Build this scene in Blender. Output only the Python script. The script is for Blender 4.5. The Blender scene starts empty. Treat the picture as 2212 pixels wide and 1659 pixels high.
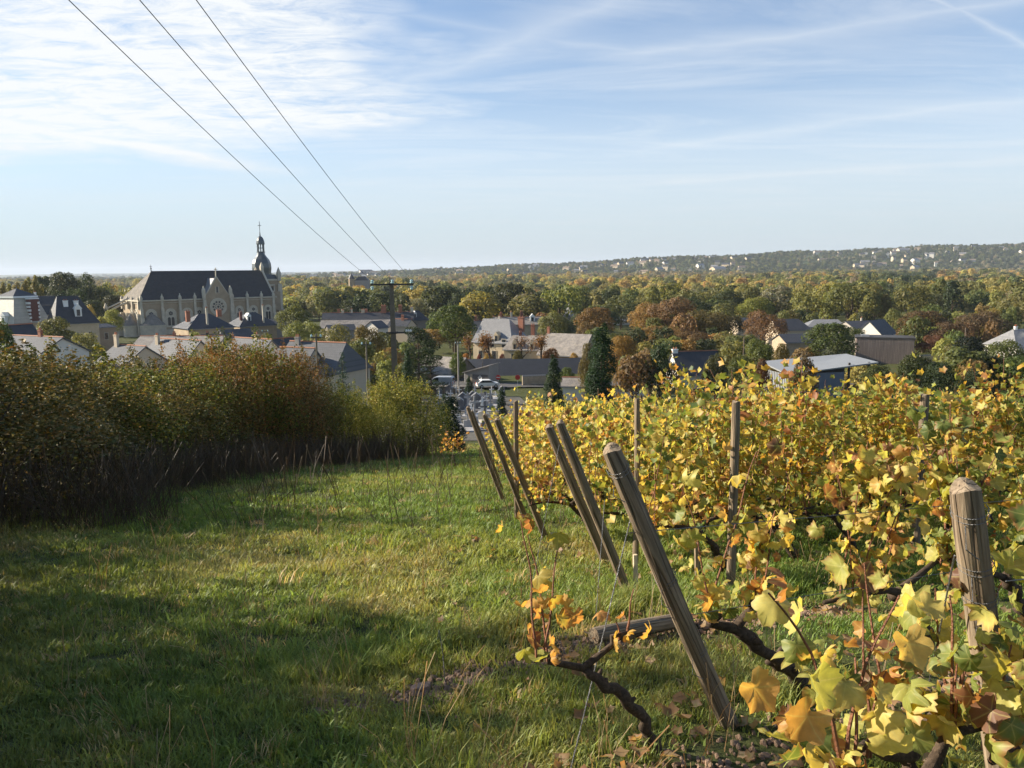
import bpy, math, random
import numpy as np
from mathutils import Vector, Matrix

SC = bpy.context.scene
COL = SC.collection
RAD = math.radians
random.seed(7)
RNG = np.random.default_rng(11)

# ------------------------------------------------------------------ camera
EYE = 1.6
PITCH, ROLL = RAD(8.15), RAD(0.6)
FPX = 1720.0                                  # focal length in a picture 2212 wide
cam = bpy.data.cameras.new('camera')
cam.sensor_width = 36.0
cam.lens = 36.0 * FPX / 2212.0
cam.clip_start, cam.clip_end = 0.05, 60000.0
cam_o = bpy.data.objects.new('camera', cam)
COL.objects.link(cam_o)
CAM_R = Matrix.Rotation(RAD(90) - PITCH, 3, 'X') @ Matrix.Rotation(-ROLL, 3, 'Z')
cam_o.matrix_world = Matrix.Translation((0, 0, EYE)) @ CAM_R.to_4x4()
SC.camera = cam_o

# ------------------------------------------------------------------ light and sky
SUN_DIR = Vector((-0.97, 0.24, 0.0)).normalized()
SUN_EL = RAD(25)
S = Vector((SUN_DIR.x * math.cos(SUN_EL), SUN_DIR.y * math.cos(SUN_EL), math.sin(SUN_EL)))
sun = bpy.data.lights.new('sun', 'SUN')
sun.energy = 5.0
sun.color = (1.0, 0.89, 0.73)
sun.angle = RAD(0.55)
sun_o = bpy.data.objects.new('sun', sun)
COL.objects.link(sun_o)
sun_o.rotation_euler = S.to_track_quat('Z', 'Y').to_euler()

W = bpy.data.worlds.new('World')
SC.world = W
W.use_nodes = True
wt = W.node_tree
wt.nodes.clear()


class NT:
    """tiny node helper"""
    def __init__(s, tree):
        s.t = tree

    def n(s, kind, **kw):
        node = s.t.nodes.new(kind)
        ins = kw.pop('ins', {})
        for k, v in kw.items():
            setattr(node, k, v)
        for k, v in ins.items():
            if isinstance(v, bpy.types.NodeSocket):
                s.t.links.new(v, node.inputs[k])
            else:
                node.inputs[k].default_value = v
        return node

    def m(s, op, a, b=0.0, c=0.0, clamp=False):
        node = s.t.nodes.new('ShaderNodeMath')
        node.operation = op
        node.use_clamp = clamp
        for i, v in enumerate((a, b, c)):
            if isinstance(v, bpy.types.NodeSocket):
                s.t.links.new(v, node.inputs[i])
            else:
                node.inputs[i].default_value = v
        return node.outputs[0]

    def mix(s, f, a, b, blend='MIX'):
        node = s.t.nodes.new('ShaderNodeMix')
        node.data_type = 'RGBA'
        node.blend_type = blend
        for i, v in ((0, f), (6, a), (7, b)):
            if isinstance(v, bpy.types.NodeSocket):
                s.t.links.new(v, node.inputs[i])
            else:
                node.inputs[i].default_value = v if i == 0 else (tuple(v) + (1,) if len(v) == 3 else v)
        return node.outputs[2]

    def ramp(s, f, stops, interp='LINEAR'):
        node = s.t.nodes.new('ShaderNodeValToRGB')
        cr = node.color_ramp
        cr.interpolation = interp
        while len(cr.elements) < len(stops):
            cr.elements.new(0.5)
        for e, (p, c) in zip(cr.elements, stops):
            e.position = p
            e.color = (c, c, c, 1) if isinstance(c, (int, float)) else tuple(c) + (1,)
        s.t.links.new(f, node.inputs[0])
        return node.outputs[0]

    def noise(s, vec, scale, detail=3.0, rough=0.55, dist=0.0):
        node = s.n('ShaderNodeTexNoise', ins={'Scale': scale, 'Detail': detail, 'Roughness': rough, 'Distortion': dist})
        if vec is not None:
            s.t.links.new(vec, node.inputs['Vector'])
        return node.outputs['Fac']

    def link(s, a, b):
        s.t.links.new(a, b)


w = NT(wt)
sky = w.n('ShaderNodeTexSky', sky_type='NISHITA', sun_disc=False, sun_elevation=SUN_EL,
          sun_rotation=math.atan2(SUN_DIR.x, SUN_DIR.y), altitude=50.0, air_density=1.0, dust_density=0.25, ozone_density=2.2)
tc = w.n('ShaderNodeTexCoord').outputs['Generated']
sep = w.n('ShaderNodeSeparateXYZ', ins={0: tc})
zc = w.m('MAXIMUM', w.m('ADD', sep.outputs[2], 0.05), 0.02)
px_ = w.m('DIVIDE', sep.outputs[0], zc)
py_ = w.m('DIVIDE', sep.outputs[1], zc)
P2 = w.n('ShaderNodeCombineXYZ', ins={0: px_, 1: py_, 2: 0.0}).outputs[0]      # the cloud layer seen as a plane overhead


def seg(ax, ay, bx, by, wid, strength, soft=0.12):
    """long thin vapour trail in the cloud layer between two points"""
    L = math.hypot(bx - ax, by - ay)
    ux, uy = (bx - ax) / L, (by - ay) / L
    dx, dy = w.m('SUBTRACT', px_, ax), w.m('SUBTRACT', py_, ay)
    al = w.m('ADD', w.m('MULTIPLY', dx, ux), w.m('MULTIPLY', dy, uy))
    ac = w.m('ABSOLUTE', w.m('ADD', w.m('SUBTRACT', w.m('MULTIPLY', dx, -uy), w.m('MULTIPLY', dy, -ux)),
                             w.m('MULTIPLY', w.m('SUBTRACT', w.noise(P2, 1.7, 3), 0.5), wid * 1.5)))
    side = w.m('SUBTRACT', 1.0, w.m('DIVIDE', ac, wid), clamp=True)
    ends = w.m('MULTIPLY', w.m('MULTIPLY', al, 1 / (L * soft), clamp=True),
               w.m('MULTIPLY', w.m('SUBTRACT', L, al), 1 / (L * soft), clamp=True))
    return w.m('MULTIPLY', w.m('MULTIPLY', w.m('MULTIPLY', side, side), ends), strength)


# rippled bright cloud sheet on the left of the view
mp = w.n('ShaderNodeMapping', ins={'Vector': P2, 'Rotation': (0, 0, RAD(-22)), 'Scale': (1.0, 1.9, 1)}).outputs[0]
sheet = w.noise(P2, 0.55, 5, 0.6, 0.3)
ripple = w.noise(mp, 3.4, 7, 0.72, 0.5)
# soft ellipse where the sheet hangs
ex = w.m('DIVIDE', w.m('ADD', px_, 2.45), 1.75)
ey = w.m('DIVIDE', w.m('SUBTRACT', py_, 3.3), 1.5)
el = w.m('SQRT', w.m('ADD', w.m('MULTIPLY', ex, ex), w.m('MULTIPLY', ey, ey)))
ell = w.m('SUBTRACT', 1.35, w.m('ADD', el, w.m('MULTIPLY', w.m('SUBTRACT', sheet, 0.5), 1.6)), clamp=True)
ell = w.ramp(ell, [(0.0, 0), (0.3, 0.8), (0.6, 1.0)])
rip = w.ramp(ripple, [(0.32, 0.22), (0.58, 1.0)])
c1 = w.m('MULTIPLY', w.m('MULTIPLY', ell, rip), 1.15, clamp=True)
# thin high veil with long streaks everywhere
mp2 = w.n('ShaderNodeMapping', ins={'Vector': P2, 'Rotation': (0, 0, RAD(18)), 'Scale': (0.20, 0.9, 1)}).outputs[0]
veil = w.ramp(w.noise(mp2, 1.1, 6, 0.6, 0.6), [(0.50, 0), (0.84, 0.42)])
mp3 = w.n('ShaderNodeMapping', ins={'Vector': P2, 'Location': (3, 7, 0), 'Rotation': (0, 0, RAD(-12)), 'Scale': (0.5, 1.5, 1)}).outputs[0]
wisp = w.ramp(w.noise(mp3, 0.9, 7, 0.7, 1.0), [(0.46, 0), (0.80, 0.5)])
low = w.ramp(sep.outputs[2], [(0.0, 0.92), (0.08, 0.74), (0.20, 0.34), (0.45, 0.06)])
band = seg(-3.3, 2.6, -1.5, 6.0, 0.42, 1.3, 0.3)
tr = [seg(0.6, 5.43, 4.6, 1.94, 0.34, 0.26), seg(-1.0, 4.2, 0.9, 2.1, 0.26, 0.3), seg(1.1, 2.5, 2.6, 3.6, 0.045, 0.32),
      seg(-0.6, 2.7, 0.6, 3.3, 0.12, 0.2), seg(0.3, 3.4, 2.4, 2.35, 0.24, 0.3), seg(1.0, 6.6, 3.6, 5.2, 0.3, 0.35)]
cl = w.m('MAXIMUM', c1, band)
for t_ in tr:
    cl = w.m('MAXIMUM', cl, t_)
cl = w.m('ADD', cl, w.m('MULTIPLY', w.m('SUBTRACT', 1.0, cl), w.m('MAXIMUM', veil, wisp)), clamp=True)
cl = w.m('ADD', cl, w.m('MULTIPLY', w.m('SUBTRACT', 1.0, cl), low), clamp=True)
cl = w.m('MULTIPLY', cl, w.m('MULTIPLY', w.m('ADD', sep.outputs[2], 0.02), 60.0, clamp=True))
skyc = w.mix(1.0, sky.outputs[0], (0.58, 1.02, 1.34), 'MULTIPLY')
SKY_STRENGTH = 0.052
cloudc = w.mix(w.ramp(sep.outputs[2], [(0.0, 0.0), (0.14, 1.0)]), (5.1, 5.7, 6.25), (8.3, 8.55, 8.7))
full = w.mix(cl, skyc, cloudc)
bg = w.n('ShaderNodeBackground', ins={'Color': full, 'Strength': SKY_STRENGTH})
wo = w.n('ShaderNodeOutputWorld', ins={'Surface': bg.outputs[0]})

SC.view_settings.view_transform = 'Standard'
SC.view_settings.look = 'None'
SC.view_settings.exposure = 1.15
SC.view_settings.gamma = 1.0
SC.view_settings.use_curve_mapping = False
SC.render.engine = 'CYCLES'
SC.cycles.max_bounces = 6
SC.cycles.diffuse_bounces = 2
SC.cycles.glossy_bounces = 2
SC.cycles.transmission_bounces = 4
SC.cycles.volume_bounces = 0
SC.cycles.transparent_max_bounces = 4
SC.cycles.use_denoising = True
SC.cycles.use_adaptive_sampling = True
SC.cycles.adaptive_threshold = 0.02

# ------------------------------------------------------------------ places


def ray(px, py):
    """direction through a point of the photograph at 2212 wide"""
    return CAM_R @ Vector(((px - 1106.0) / FPX, -(py - 829.5) / FPX, -1.0))


def at(px, py, Y):
    d = ray(px, py)
    return Vector((0, 0, EYE)) + d * (Y / d.y)


def sm(a, b, x):
    t = np.clip((x - a) / (b - a), 0, 1)
    return t * t * (3 - 2 * t)


def height(x, y):
    x = np.asarray(x, float)
    y = np.asarray(y, float)
    yb = np.maximum(y, -30)
    z = np.interp(yb, [-30, 0, 55, 100, 140, 330, 600, 2300, 20000], [5.5, 0, -11, -16.4, -20.6, -21.2, -31, -32, -32])
    # round the breaks of slope
    az = x / np.maximum(y, 1.0)
    amp = np.interp(az, [-3, -0.40, -0.28, -0.18, -0.08, 0.05, 0.2, 0.33, 0.47, 0.64, 0.9], [0, 0, 4, 16, 28, 40, 60, 80, 92, 98, 100])
    z = z + amp * sm(2150, 3300, y) * (1 + 0.05 * np.sin(x * 0.004) + 0.04 * np.sin(x * 0.011 + 2))
    z = z + sm(7000, 14000, y) * (34 + 10 * np.sin(x * 0.0006) + 5 * np.sin(x * 0.0017 + 1)) * (az < 0.1)
    near = np.exp(-np.maximum(y, 0) / 45.0)
    b = 0.05 * np.sin(x * 1.1 + 0.6 * y) * np.sin(y * 0.9 - 0.4 * x) + 0.035 * np.sin(x * 2.3 + 1.7) * np.sin(y * 2.6 + 0.5) + 0.02 * np.sin(x * 5.1 + y * 3.3)
    b = b + 0.06 * np.sin(0.45 * x + 0.8) * np.sin(0.5 * y)
    return z + b * near


def hz(x, y):
    return float(height(x, y))


def ground_at(px, py):
    d = ray(px, py)
    lo, hi = 1.0, 1.0
    f = lambda t: EYE + d.z * t - hz(d.x * t, d.y * t)
    while f(hi) > 0 and hi < 20000:
        lo, hi = hi, hi * 1.06
    for _ in range(30):
        mid = (lo + hi) / 2
        if f(mid) > 0:
            lo = mid
        else:
            hi = mid
    return Vector((d.x * hi, d.y * hi, hz(d.x * hi, d.y * hi)))


def vnoise(x, y, s, seed=0):
    """smooth value noise 0..1"""
    x = np.asarray(x, float) / s
    y = np.asarray(y, float) / s
    xi, yi = np.floor(x).astype(np.int64), np.floor(y).astype(np.int64)
    fx, fy = x - xi, y - yi
    fx, fy = fx * fx * (3 - 2 * fx), fy * fy * (3 - 2 * fy)

    def hsh(a, b):
        v = np.sin(a * 127.1 + b * 311.7 + seed * 74.7) * 43758.5453
        return v - np.floor(v)
    return (hsh(xi, yi) * (1 - fx) + hsh(xi + 1, yi) * fx) * (1 - fy) + (hsh(xi, yi + 1) * (1 - fx) + hsh(xi + 1, yi + 1) * fx) * fy


# ------------------------------------------------------------------ object helpers
def tag(o, label=None, cat=None, group=None, kind=None):
    if label: o['label'] = label
    if cat: o['category'] = cat
    if group: o['group'] = group
    if kind: o['kind'] = kind
    return o


def link(o, parent=None):
    COL.objects.link(o)
    if parent is not None:
        o.parent = parent
    return o


def empty(name, loc=(0, 0, 0), rz=0.0):
    o = bpy.data.objects.new(name, None)
    o.empty_display_size = 0.2
    o.location = loc
    o.rotation_euler = (0, 0, rz)
    return link(o)


def inst(name, mesh, parent=None, loc=None, rot=None, scale=None, color=None):
    o = bpy.data.objects.new(name, mesh)
    if loc is not None: o.location = loc
    if rot is not None: o.rotation_euler = rot
    if scale is not None: o.scale = scale if hasattr(scale, '__len__') else (scale,) * 3
    if color is not None: o.color = tuple(color) + (1,)
    return link(o, parent)


def copy_tree(o, parent=None):
    c = o.copy()
    link(c)
    c.parent = parent
    for ch in [k for k in o.children]:
        copy_tree(ch, c)
    return c


class MB:
    """collects shapes, builds ONE mesh object"""
    def __init__(s):
        s.v, s.f = [], []

    def add(s, vs, fs):
        b = len(s.v)
        s.v += [tuple(v) for v in vs]
        s.f += [tuple(b + i for i in f) for f in fs]
        return s

    def box(s, cx, cy, cz, sx, sy, sz, rz=0.0, taper=1.0):
        c, q = math.cos(rz), math.sin(rz)
        vs = []
        for k in (-1, 1):
            t = taper if k > 0 else 1.0
            for i, j in ((-1, -1), (1, -1), (1, 1), (-1, 1)):
                x, y = i * sx / 2 * t, j * sy / 2 * t
                vs.append((cx + x * c - y * q, cy + x * q + y * c, cz + k * sz / 2))
        return s.add(vs, [(3, 2, 1, 0), (4, 5, 6, 7), (0, 1, 5, 4), (1, 2, 6, 5), (2, 3, 7, 6), (3, 0, 4, 7)])

    def tube(s, pts, radii, n=8, caps=True):
        pts = [Vector(p) for p in pts]
        if not hasattr(radii, '__len__'):
            radii = [radii] * len(pts)
        vs, fs = [], []
        for i, p in enumerate(pts):
            d = (pts[min(i + 1, len(pts) - 1)] - pts[max(i - 1, 0)]).normalized()
            a = d.orthogonal().normalized() if abs(d.z) > 0.9 else d.cross(Vector((0, 0, 1))).normalized()
            if i and a.dot(pa) < 0: a = -a
            pa = a
            b = d.cross(a)
            for k in range(n):
                t = 2 * math.pi * k / n
                vs.append(p + (a * math.cos(t) + b * math.sin(t)) * radii[i])
        for i in range(len(pts) - 1):
            for k in range(n):
                k2 = (k + 1) % n
                fs.append((i * n + k, i * n + k2, (i + 1) * n + k2, (i + 1) * n + k))
        if caps:
            fs.append(tuple(range(n - 1, -1, -1)))
            fs.append(tuple((len(pts) - 1) * n + k for k in range(n)))
        return s.add(vs, fs)

    def lathe(s, prof, n=12, c=(0, 0, 0), a0=0.0, a1=2 * math.pi):
        full = abs(a1 - a0 - 2 * math.pi) < 1e-6
        m = n if full else n + 1
        vs, fs = [], []
        for r, z in prof:
            for k in range(m):
                t = a0 + (a1 - a0) * k / n
                vs.append((c[0] + r * math.cos(t), c[1] + r * math.sin(t), c[2] + z))
        for i in range(len(prof) - 1):
            for k in range(n):
                k2 = (k + 1) % m if full else k + 1
                fs.append((i * m + k, i * m + k2, (i + 1) * m + k2, (i + 1) * m + k))
        return s.add(vs, fs)

    def poly(s, pts):
        return s.add(pts, [tuple(range(len(pts)))])

    def slab(s, pts, thick):
        """flat polygon with thickness, pushed along minus its normal"""
        P = [Vector(p) for p in pts]
        nrm = (P[1] - P[0]).cross(P[-1] - P[0]).normalized()
        k = len(P)
        return s.add(P + [p - nrm * thick for p in P],
                     [tuple(range(k)), tuple(range(2 * k - 1, k - 1, -1))] + [(i, k + i, k + (i + 1) % k, (i + 1) % k) for i in range(k)])

    def prism(s, pts2, y0, y1):
        """outline in x,z pushed along y"""
        k = len(pts2)
        vs = [(x, y0, z) for x, z in pts2] + [(x, y1, z) for x, z in pts2]
        return s.add(vs, [tuple(range(k)), tuple(range(2 * k - 1, k - 1, -1))] + [(i, k + i, k + (i + 1) % k, (i + 1) % k) for i in range(k)])

    def mesh(s, name, mat, smooth=False):
        me = bpy.data.meshes.new(name)
        me.from_pydata(s.v, [], s.f)
        me.validate()
        if mat: me.materials.append(mat)
        if smooth: me.shade_smooth()
        return me

    def build(s, name, mat, parent=None, smooth=False, loc=None, rot=None):
        return inst(name, s.mesh(name, mat, smooth), parent, loc, rot)


def np_mesh(name, V, F, mat, attrs=None, smooth=False):
    """V (n,3), F (m,k) arrays"""
    me = bpy.data.meshes.new(name)
    k = F.shape[1]
    me.vertices.add(len(V))
    me.vertices.foreach_set('co', np.ascontiguousarray(V, np.float32).ravel())
    me.loops.add(F.size)
    me.loops.foreach_set('vertex_index', np.ascontiguousarray(F, np.int32).ravel())
    me.polygons.add(len(F))
    me.polygons.foreach_set('loop_start', np.arange(0, F.size, k, dtype=np.int32))
    me.polygons.foreach_set('loop_total', np.full(len(F), k, np.int32))
    if smooth:
        me.polygons.foreach_set('use_smooth', np.ones(len(F), bool))
    me.update(calc_edges=True)
    for nm, arr in (attrs or {}).items():
        a = me.attributes.new(nm, 'FLOAT', 'POINT')
        a.data.foreach_set('value', np.ascontiguousarray(arr, np.float32))
    if mat: me.materials.append(mat)
    return me
# ------------------------------------------------------------------ materials
def new_mat(name):
    m = bpy.data.materials.new(name)
    m.use_nodes = True
    m.node_tree.nodes.clear()
    return m, NT(m.node_tree)


def finish(m, t, color, rough=0.85, bump=None, spec=0.3, bdist=0.02, metallic=0.0):
    b = t.n('ShaderNodeBsdfPrincipled', ins={'Roughness': rough, 'Specular IOR Level': spec, 'Metallic': metallic})
    if isinstance(color, bpy.types.NodeSocket): t.link(color, b.inputs['Base Color'])
    else: b.inputs['Base Color'].default_value = tuple(color) + (1,)
    if bump is not None:
        bn = t.n('ShaderNodeBump', ins={'Strength': 0.6, 'Distance': bdist, 'Height': bump})
        t.link(bn.outputs[0], b.inputs['Normal'])
    t.n('ShaderNodeOutputMaterial', ins={'Surface': b.outputs[0]})
    return m


def plain(name, c, rough=0.8, var=0.25, scale=0.6, metallic=0.0, spec=0.3):
    """colour with uneven weathering at two sizes"""
    m, t = new_mat(name)
    co = t.n('ShaderNodeTexCoord').outputs['Object']
    a = t.noise(co, scale, 5, 0.65)
    b = t.noise(co, scale * 9, 3, 0.6)
    f = t.m('ADD', t.m('MULTIPLY', a, 0.65), t.m('MULTIPLY', b, 0.35))
    dark = tuple(x * (1 - var) for x in c)
    lite = tuple(min(x * (1 + var * 0.8), 0.9) for x in c)
    col = t.ramp(f, [(0.3, dark), (0.7, lite)])
    return finish(m, t, col, rough, b, spec, metallic=metallic)


def roof_mat(name, c, var=0.3, rough=0.7, rows=0.28, lichen=None, spec=0.3):
    """courses of slate or tile as fine relief, with weather patches"""
    m, t = new_mat(name)
    co = t.n('ShaderNodeTexCoord').outputs['Object']
    a = t.noise(co, 0.8, 5, 0.7)
    br = t.n('ShaderNodeTexBrick', ins={'Vector': t.n('ShaderNodeMapping', ins={'Vector': co, 'Rotation': (RAD(90), 0, 0)}).outputs[0],
                                        'Scale': 1.0, 'Brick Width': rows * 1.3, 'Row Height': rows, 'Mortar Size': 0.02,
                                        'Color1': (0.93, 0.93, 0.93, 1), 'Color2': (1.07, 1.07, 1.07, 1), 'Mortar': (0.75, 0.75, 0.75, 1)})
    col = t.ramp(a, [(0.28, tuple(x * (1 - var) for x in c)), (0.72, tuple(x * (1 + var) for x in c))])
    col = t.mix(1.0, col, br.outputs['Color'], 'MULTIPLY')
    if lichen:
        l = t.ramp(t.noise(co, 1.3, 6, 0.7), [(0.5, 0), (0.68, 0.75)])
        col = t.mix(l, col, lichen)
    return finish(m, t, col, rough, br.outputs['Fac'], spec)


def leaf_mat(name, ramp=None, trans=0.45, var=0.5, source='OBJECT', hue=(1.13, 0.96, 0.72), spec=0.25):
    """foliage: colour from the object, an instance or a ramp; varies leaf by leaf"""
    m, t = new_mat(name)
    geo = t.n('ShaderNodeNewGeometry')
    rnd = geo.outputs['Random Per Island']
    oi = t.n('ShaderNodeObjectInfo')
    if source == 'OBJECT':
        base = oi.outputs['Color']
    elif source == 'INSTANCE':
        base = t.n('ShaderNodeAttribute', attribute_type='INSTANCER', attribute_name='tint').outputs['Color']
    else:
        f = t.m('FRACT', t.m('ADD', rnd, oi.outputs['Random']))
        nz = t.m('MULTIPLY', t.m('SUBTRACT', t.noise(geo.outputs['Position'], 0.9, 2), 0.5), 0.7)
        f = t.m('ADD', t.m('MULTIPLY', f, 0.85), nz, clamp=True)
        base = t.ramp(f, ramp)
    v = t.m('ADD', 1.0 - var * 0.5, t.m('MULTIPLY', rnd, var))
    sc = t.n('ShaderNodeVectorMath', operation='SCALE', ins={0: base, 3: v})
    r2 = t.m('FRACT', t.m('MULTIPLY', rnd, 37.3))
    nn = t.noise(geo.outputs['Position'], 0.35, 3)
    hm = t.mix(t.m('MULTIPLY', t.ramp(t.m('ADD', t.m('MULTIPLY', r2, 0.5), t.m('MULTIPLY', nn, 0.5)), [(0.35, 0), (0.75, 1)]), 0.8),
               sc.outputs[0], t.mix(1.0, sc.outputs[0], hue, 'MULTIPLY'))
    d = t.n('ShaderNodeBsdfPrincipled', ins={'Base Color': hm, 'Roughness': 0.55, 'Specular IOR Level': spec})
    tr = t.n('ShaderNodeBsdfTranslucent', ins={'Color': t.mix(1.0, hm, (1.25, 1.15, 0.7), 'MULTIPLY')})
    mx = t.n('ShaderNodeMixShader', ins={0: trans, 1: d.outputs[0], 2: tr.outputs[0]})
    t.n('ShaderNodeOutputMaterial', ins={'Surface': mx.outputs[0]})
    return m


def vine_leaf_mat(name, stops):
    """grape leaf: ramp of autumn colours, browned rim, pale veins"""
    m, t = new_mat(name)
    geo = t.n('ShaderNodeNewGeometry')
    oi = t.n('ShaderNodeObjectInfo')
    rnd = t.m('FRACT', t.m('ADD', geo.outputs['Random Per Island'], oi.outputs['Random']))
    nz = t.m('MULTIPLY', t.m('SUBTRACT', t.noise(geo.outputs['Position'], 0.8, 2), 0.5), 0.9)
    ob = t.m('MULTIPLY', t.m('SUBTRACT', t.m('FRACT', t.m('MULTIPLY', oi.outputs['Random'], 7.31)), 0.5), 0.38)
    f = t.m('ADD', t.m('MULTIPLY', rnd, 0.8), t.m('ADD', t.m('ADD', nz, ob), 0.10), clamp=True)
    base = t.ramp(f, stops)
    rim = t.n('ShaderNodeAttribute', attribute_name='rim').outputs['Fac']
    fine = t.noise(geo.outputs['Position'], 34, 4, 0.65)
    r2 = t.m('FRACT', t.m('MULTIPLY', rnd, 13.7))
    rb = t.m('MULTIPLY', t.m('SUBTRACT', t.m('ADD', rim, t.m('MULTIPLY', fine, 0.6)), t.m('SUBTRACT', 1.36, t.m('MULTIPLY', r2, 0.5))), 3.0, clamp=True)
    col = t.mix(t.m('MULTIPLY', rb, 0.8), base, (0.30, 0.115, 0.03))
    inner = t.m('MULTIPLY', t.m('SUBTRACT', 0.55, rim, clamp=True), t.m('MULTIPLY', t.m('GREATER_THAN', r2, 0.55), 1.1))
    col = t.mix(inner, col, (0.20, 0.24, 0.035))
    vein = t.m('POWER', t.n('ShaderNodeAttribute', attribute_name='vein').outputs['Fac'], 7.0)
    col = t.mix(t.m('MULTIPLY', vein, 0.5), col, (0.62, 0.56, 0.20))
    col = t.mix(0.13, col, (0.26, 0.25, 0.17))
    vv = t.n('ShaderNodeVectorMath', operation='SCALE', ins={0: col, 3: t.m('ADD', 0.72, t.m('MULTIPLY', fine, 0.85))})
    d = t.n('ShaderNodeBsdfPrincipled', ins={'Base Color': vv.outputs[0], 'Roughness': 0.5, 'Specular IOR Level': 0.35})
    tr = t.n('ShaderNodeBsdfTranslucent', ins={'Color': t.mix(1.0, vv.outputs[0], (1.35, 1.2, 0.6), 'MULTIPLY')})
    mx = t.n('ShaderNodeMixShader', ins={0: 0.5, 1: d.outputs[0], 2: tr.outputs[0]})
    t.n('ShaderNodeOutputMaterial', ins={'Surface': mx.outputs[0]})
    return m


M = {}
M['slate'] = roof_mat('slate', (0.045, 0.046, 0.05), 0.2, rough=0.5, spec=0.4)
M['slate_pale'] = roof_mat('slate_pale', (0.19, 0.185, 0.18), 0.15, rough=0.42, spec=0.8)
M['slate_new'] = roof_mat('slate_new', (0.105, 0.107, 0.112), 0.06, rough=0.6, spec=0.25)
M['slate_old'] = roof_mat('slate_old', (0.24, 0.215, 0.19), 0.35, lichen=(0.36, 0.31, 0.24))
M['slate_church'] = roof_mat('slate_church', (0.042, 0.041, 0.041), 0.35, rough=0.6, lichen=(0.065, 0.05, 0.036))
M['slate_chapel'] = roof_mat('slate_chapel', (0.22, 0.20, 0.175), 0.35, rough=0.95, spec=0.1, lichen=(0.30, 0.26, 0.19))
M['terracotta'] = plain('terracotta', (0.36, 0.16, 0.09), 0.8, 0.3, 3)
M['brick'] = plain('brick', (0.33, 0.14, 0.085), 0.85, 0.25, 2)
M['brick_dark'] = plain('brick_dark', (0.15, 0.065, 0.05), 0.85, 0.25, 2)
M['tuffeau'] = plain('tuffeau', (0.52, 0.42, 0.28), 0.9, 0.22, 0.4)
M['slate_sunlit'] = roof_mat('slate_sunlit', (0.48, 0.43, 0.34), 0.15, rough=0.5, spec=0.5)  # pale cream base colour carries the sunlight on the mansard flank
M['stone'] = plain('stone', (0.37, 0.285, 0.19), 0.9, 0.25, 0.5)
M['stone_trim'] = plain('stone_trim', (0.54, 0.48, 0.37), 0.9, 0.3, 0.6)
M['render_cream'] = plain('render_cream', (0.56, 0.46, 0.33), 0.9, 0.1, 0.3)
M['render_white'] = plain('render_white', (0.66, 0.62, 0.54), 0.9, 0.1, 0.3)
M['render_grey'] = plain('render_grey', (0.30, 0.27, 0.235), 0.9, 0.15, 0.5)
M['rubble'] = plain('rubble', (0.22, 0.165, 0.12), 0.95, 0.4, 1.6)
M['rubble_light'] = plain('rubble_light', (0.40, 0.31, 0.21), 0.95, 0.35, 1.6)
M['glass'] = plain('glass_dark', (0.03, 0.032, 0.036), 0.25, 0.4, 2.0, spec=0.6)
M['lead'] = plain('lead', (0.075, 0.085, 0.085), 0.36, 0.3, 1.0, metallic=0.2, spec=0.8)
M['iron'] = plain('iron', (0.06, 0.055, 0.05), 0.6, 0.3, 3)
M['zinc'] = plain('zinc', (0.27, 0.28, 0.285), 0.5, 0.08, 0.4)
M['shed_blue'] = plain('shed_wall', (0.17, 0.20, 0.25), 0.6, 0.1, 0.4)
M['concrete'] = plain('concrete', (0.17, 0.145, 0.11), 0.95, 0.35, 1.1)
M['porcelain'] = plain('porcelain', (0.45, 0.62, 0.60), 0.15, 0.1, 4, spec=0.8)
M['white_paint'] = plain('white_paint', (0.75, 0.74, 0.70), 0.35, 0.05, 2, spec=0.5)
M['silver_paint'] = plain('silver_paint', (0.42, 0.44, 0.46), 0.3, 0.05, 2, metallic=0.3, spec=0.6)
M['rubber'] = plain('rubber', (0.025, 0.025, 0.025), 0.8, 0.2, 4)
M['red_paint'] = plain('red_paint', (0.48, 0.03, 0.025), 0.5, 0.15, 3)
M['door_grey'] = plain('door_grey', (0.13, 0.115, 0.105), 0.7, 0.15, 2)
M['marble'] = plain('marble', (0.36, 0.345, 0.33), 0.5, 0.3, 2)
M['granite'] = plain('granite', (0.16, 0.155, 0.155), 0.4, 0.35, 3)
M['gravel'] = plain('gravel', (0.10, 0.092, 0.075), 0.95, 0.35, 2.0)
M['asphalt'] = plain('asphalt', (0.09, 0.087, 0.083), 0.9, 0.25, 0.5)
M['bark'] = plain('bark', (0.085, 0.062, 0.042), 0.95, 0.45, 3)
M['bark_pale'] = plain('bark_pale', (0.16, 0.12, 0.085), 0.95, 0.4, 3)
M['rock'] = plain('rock', (0.33, 0.22, 0.16), 0.9, 0.35, 9)
M['wire'] = plain('wire', (0.20, 0.20, 0.20), 0.45, 0.2, 20, metallic=0.7)
M['cable'] = plain('cable', (0.05, 0.052, 0.058), 0.6, 0.2, 1)
M['stake'] = plain('stake', (0.62, 0.50, 0.33), 0.8, 0.15, 8)


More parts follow.
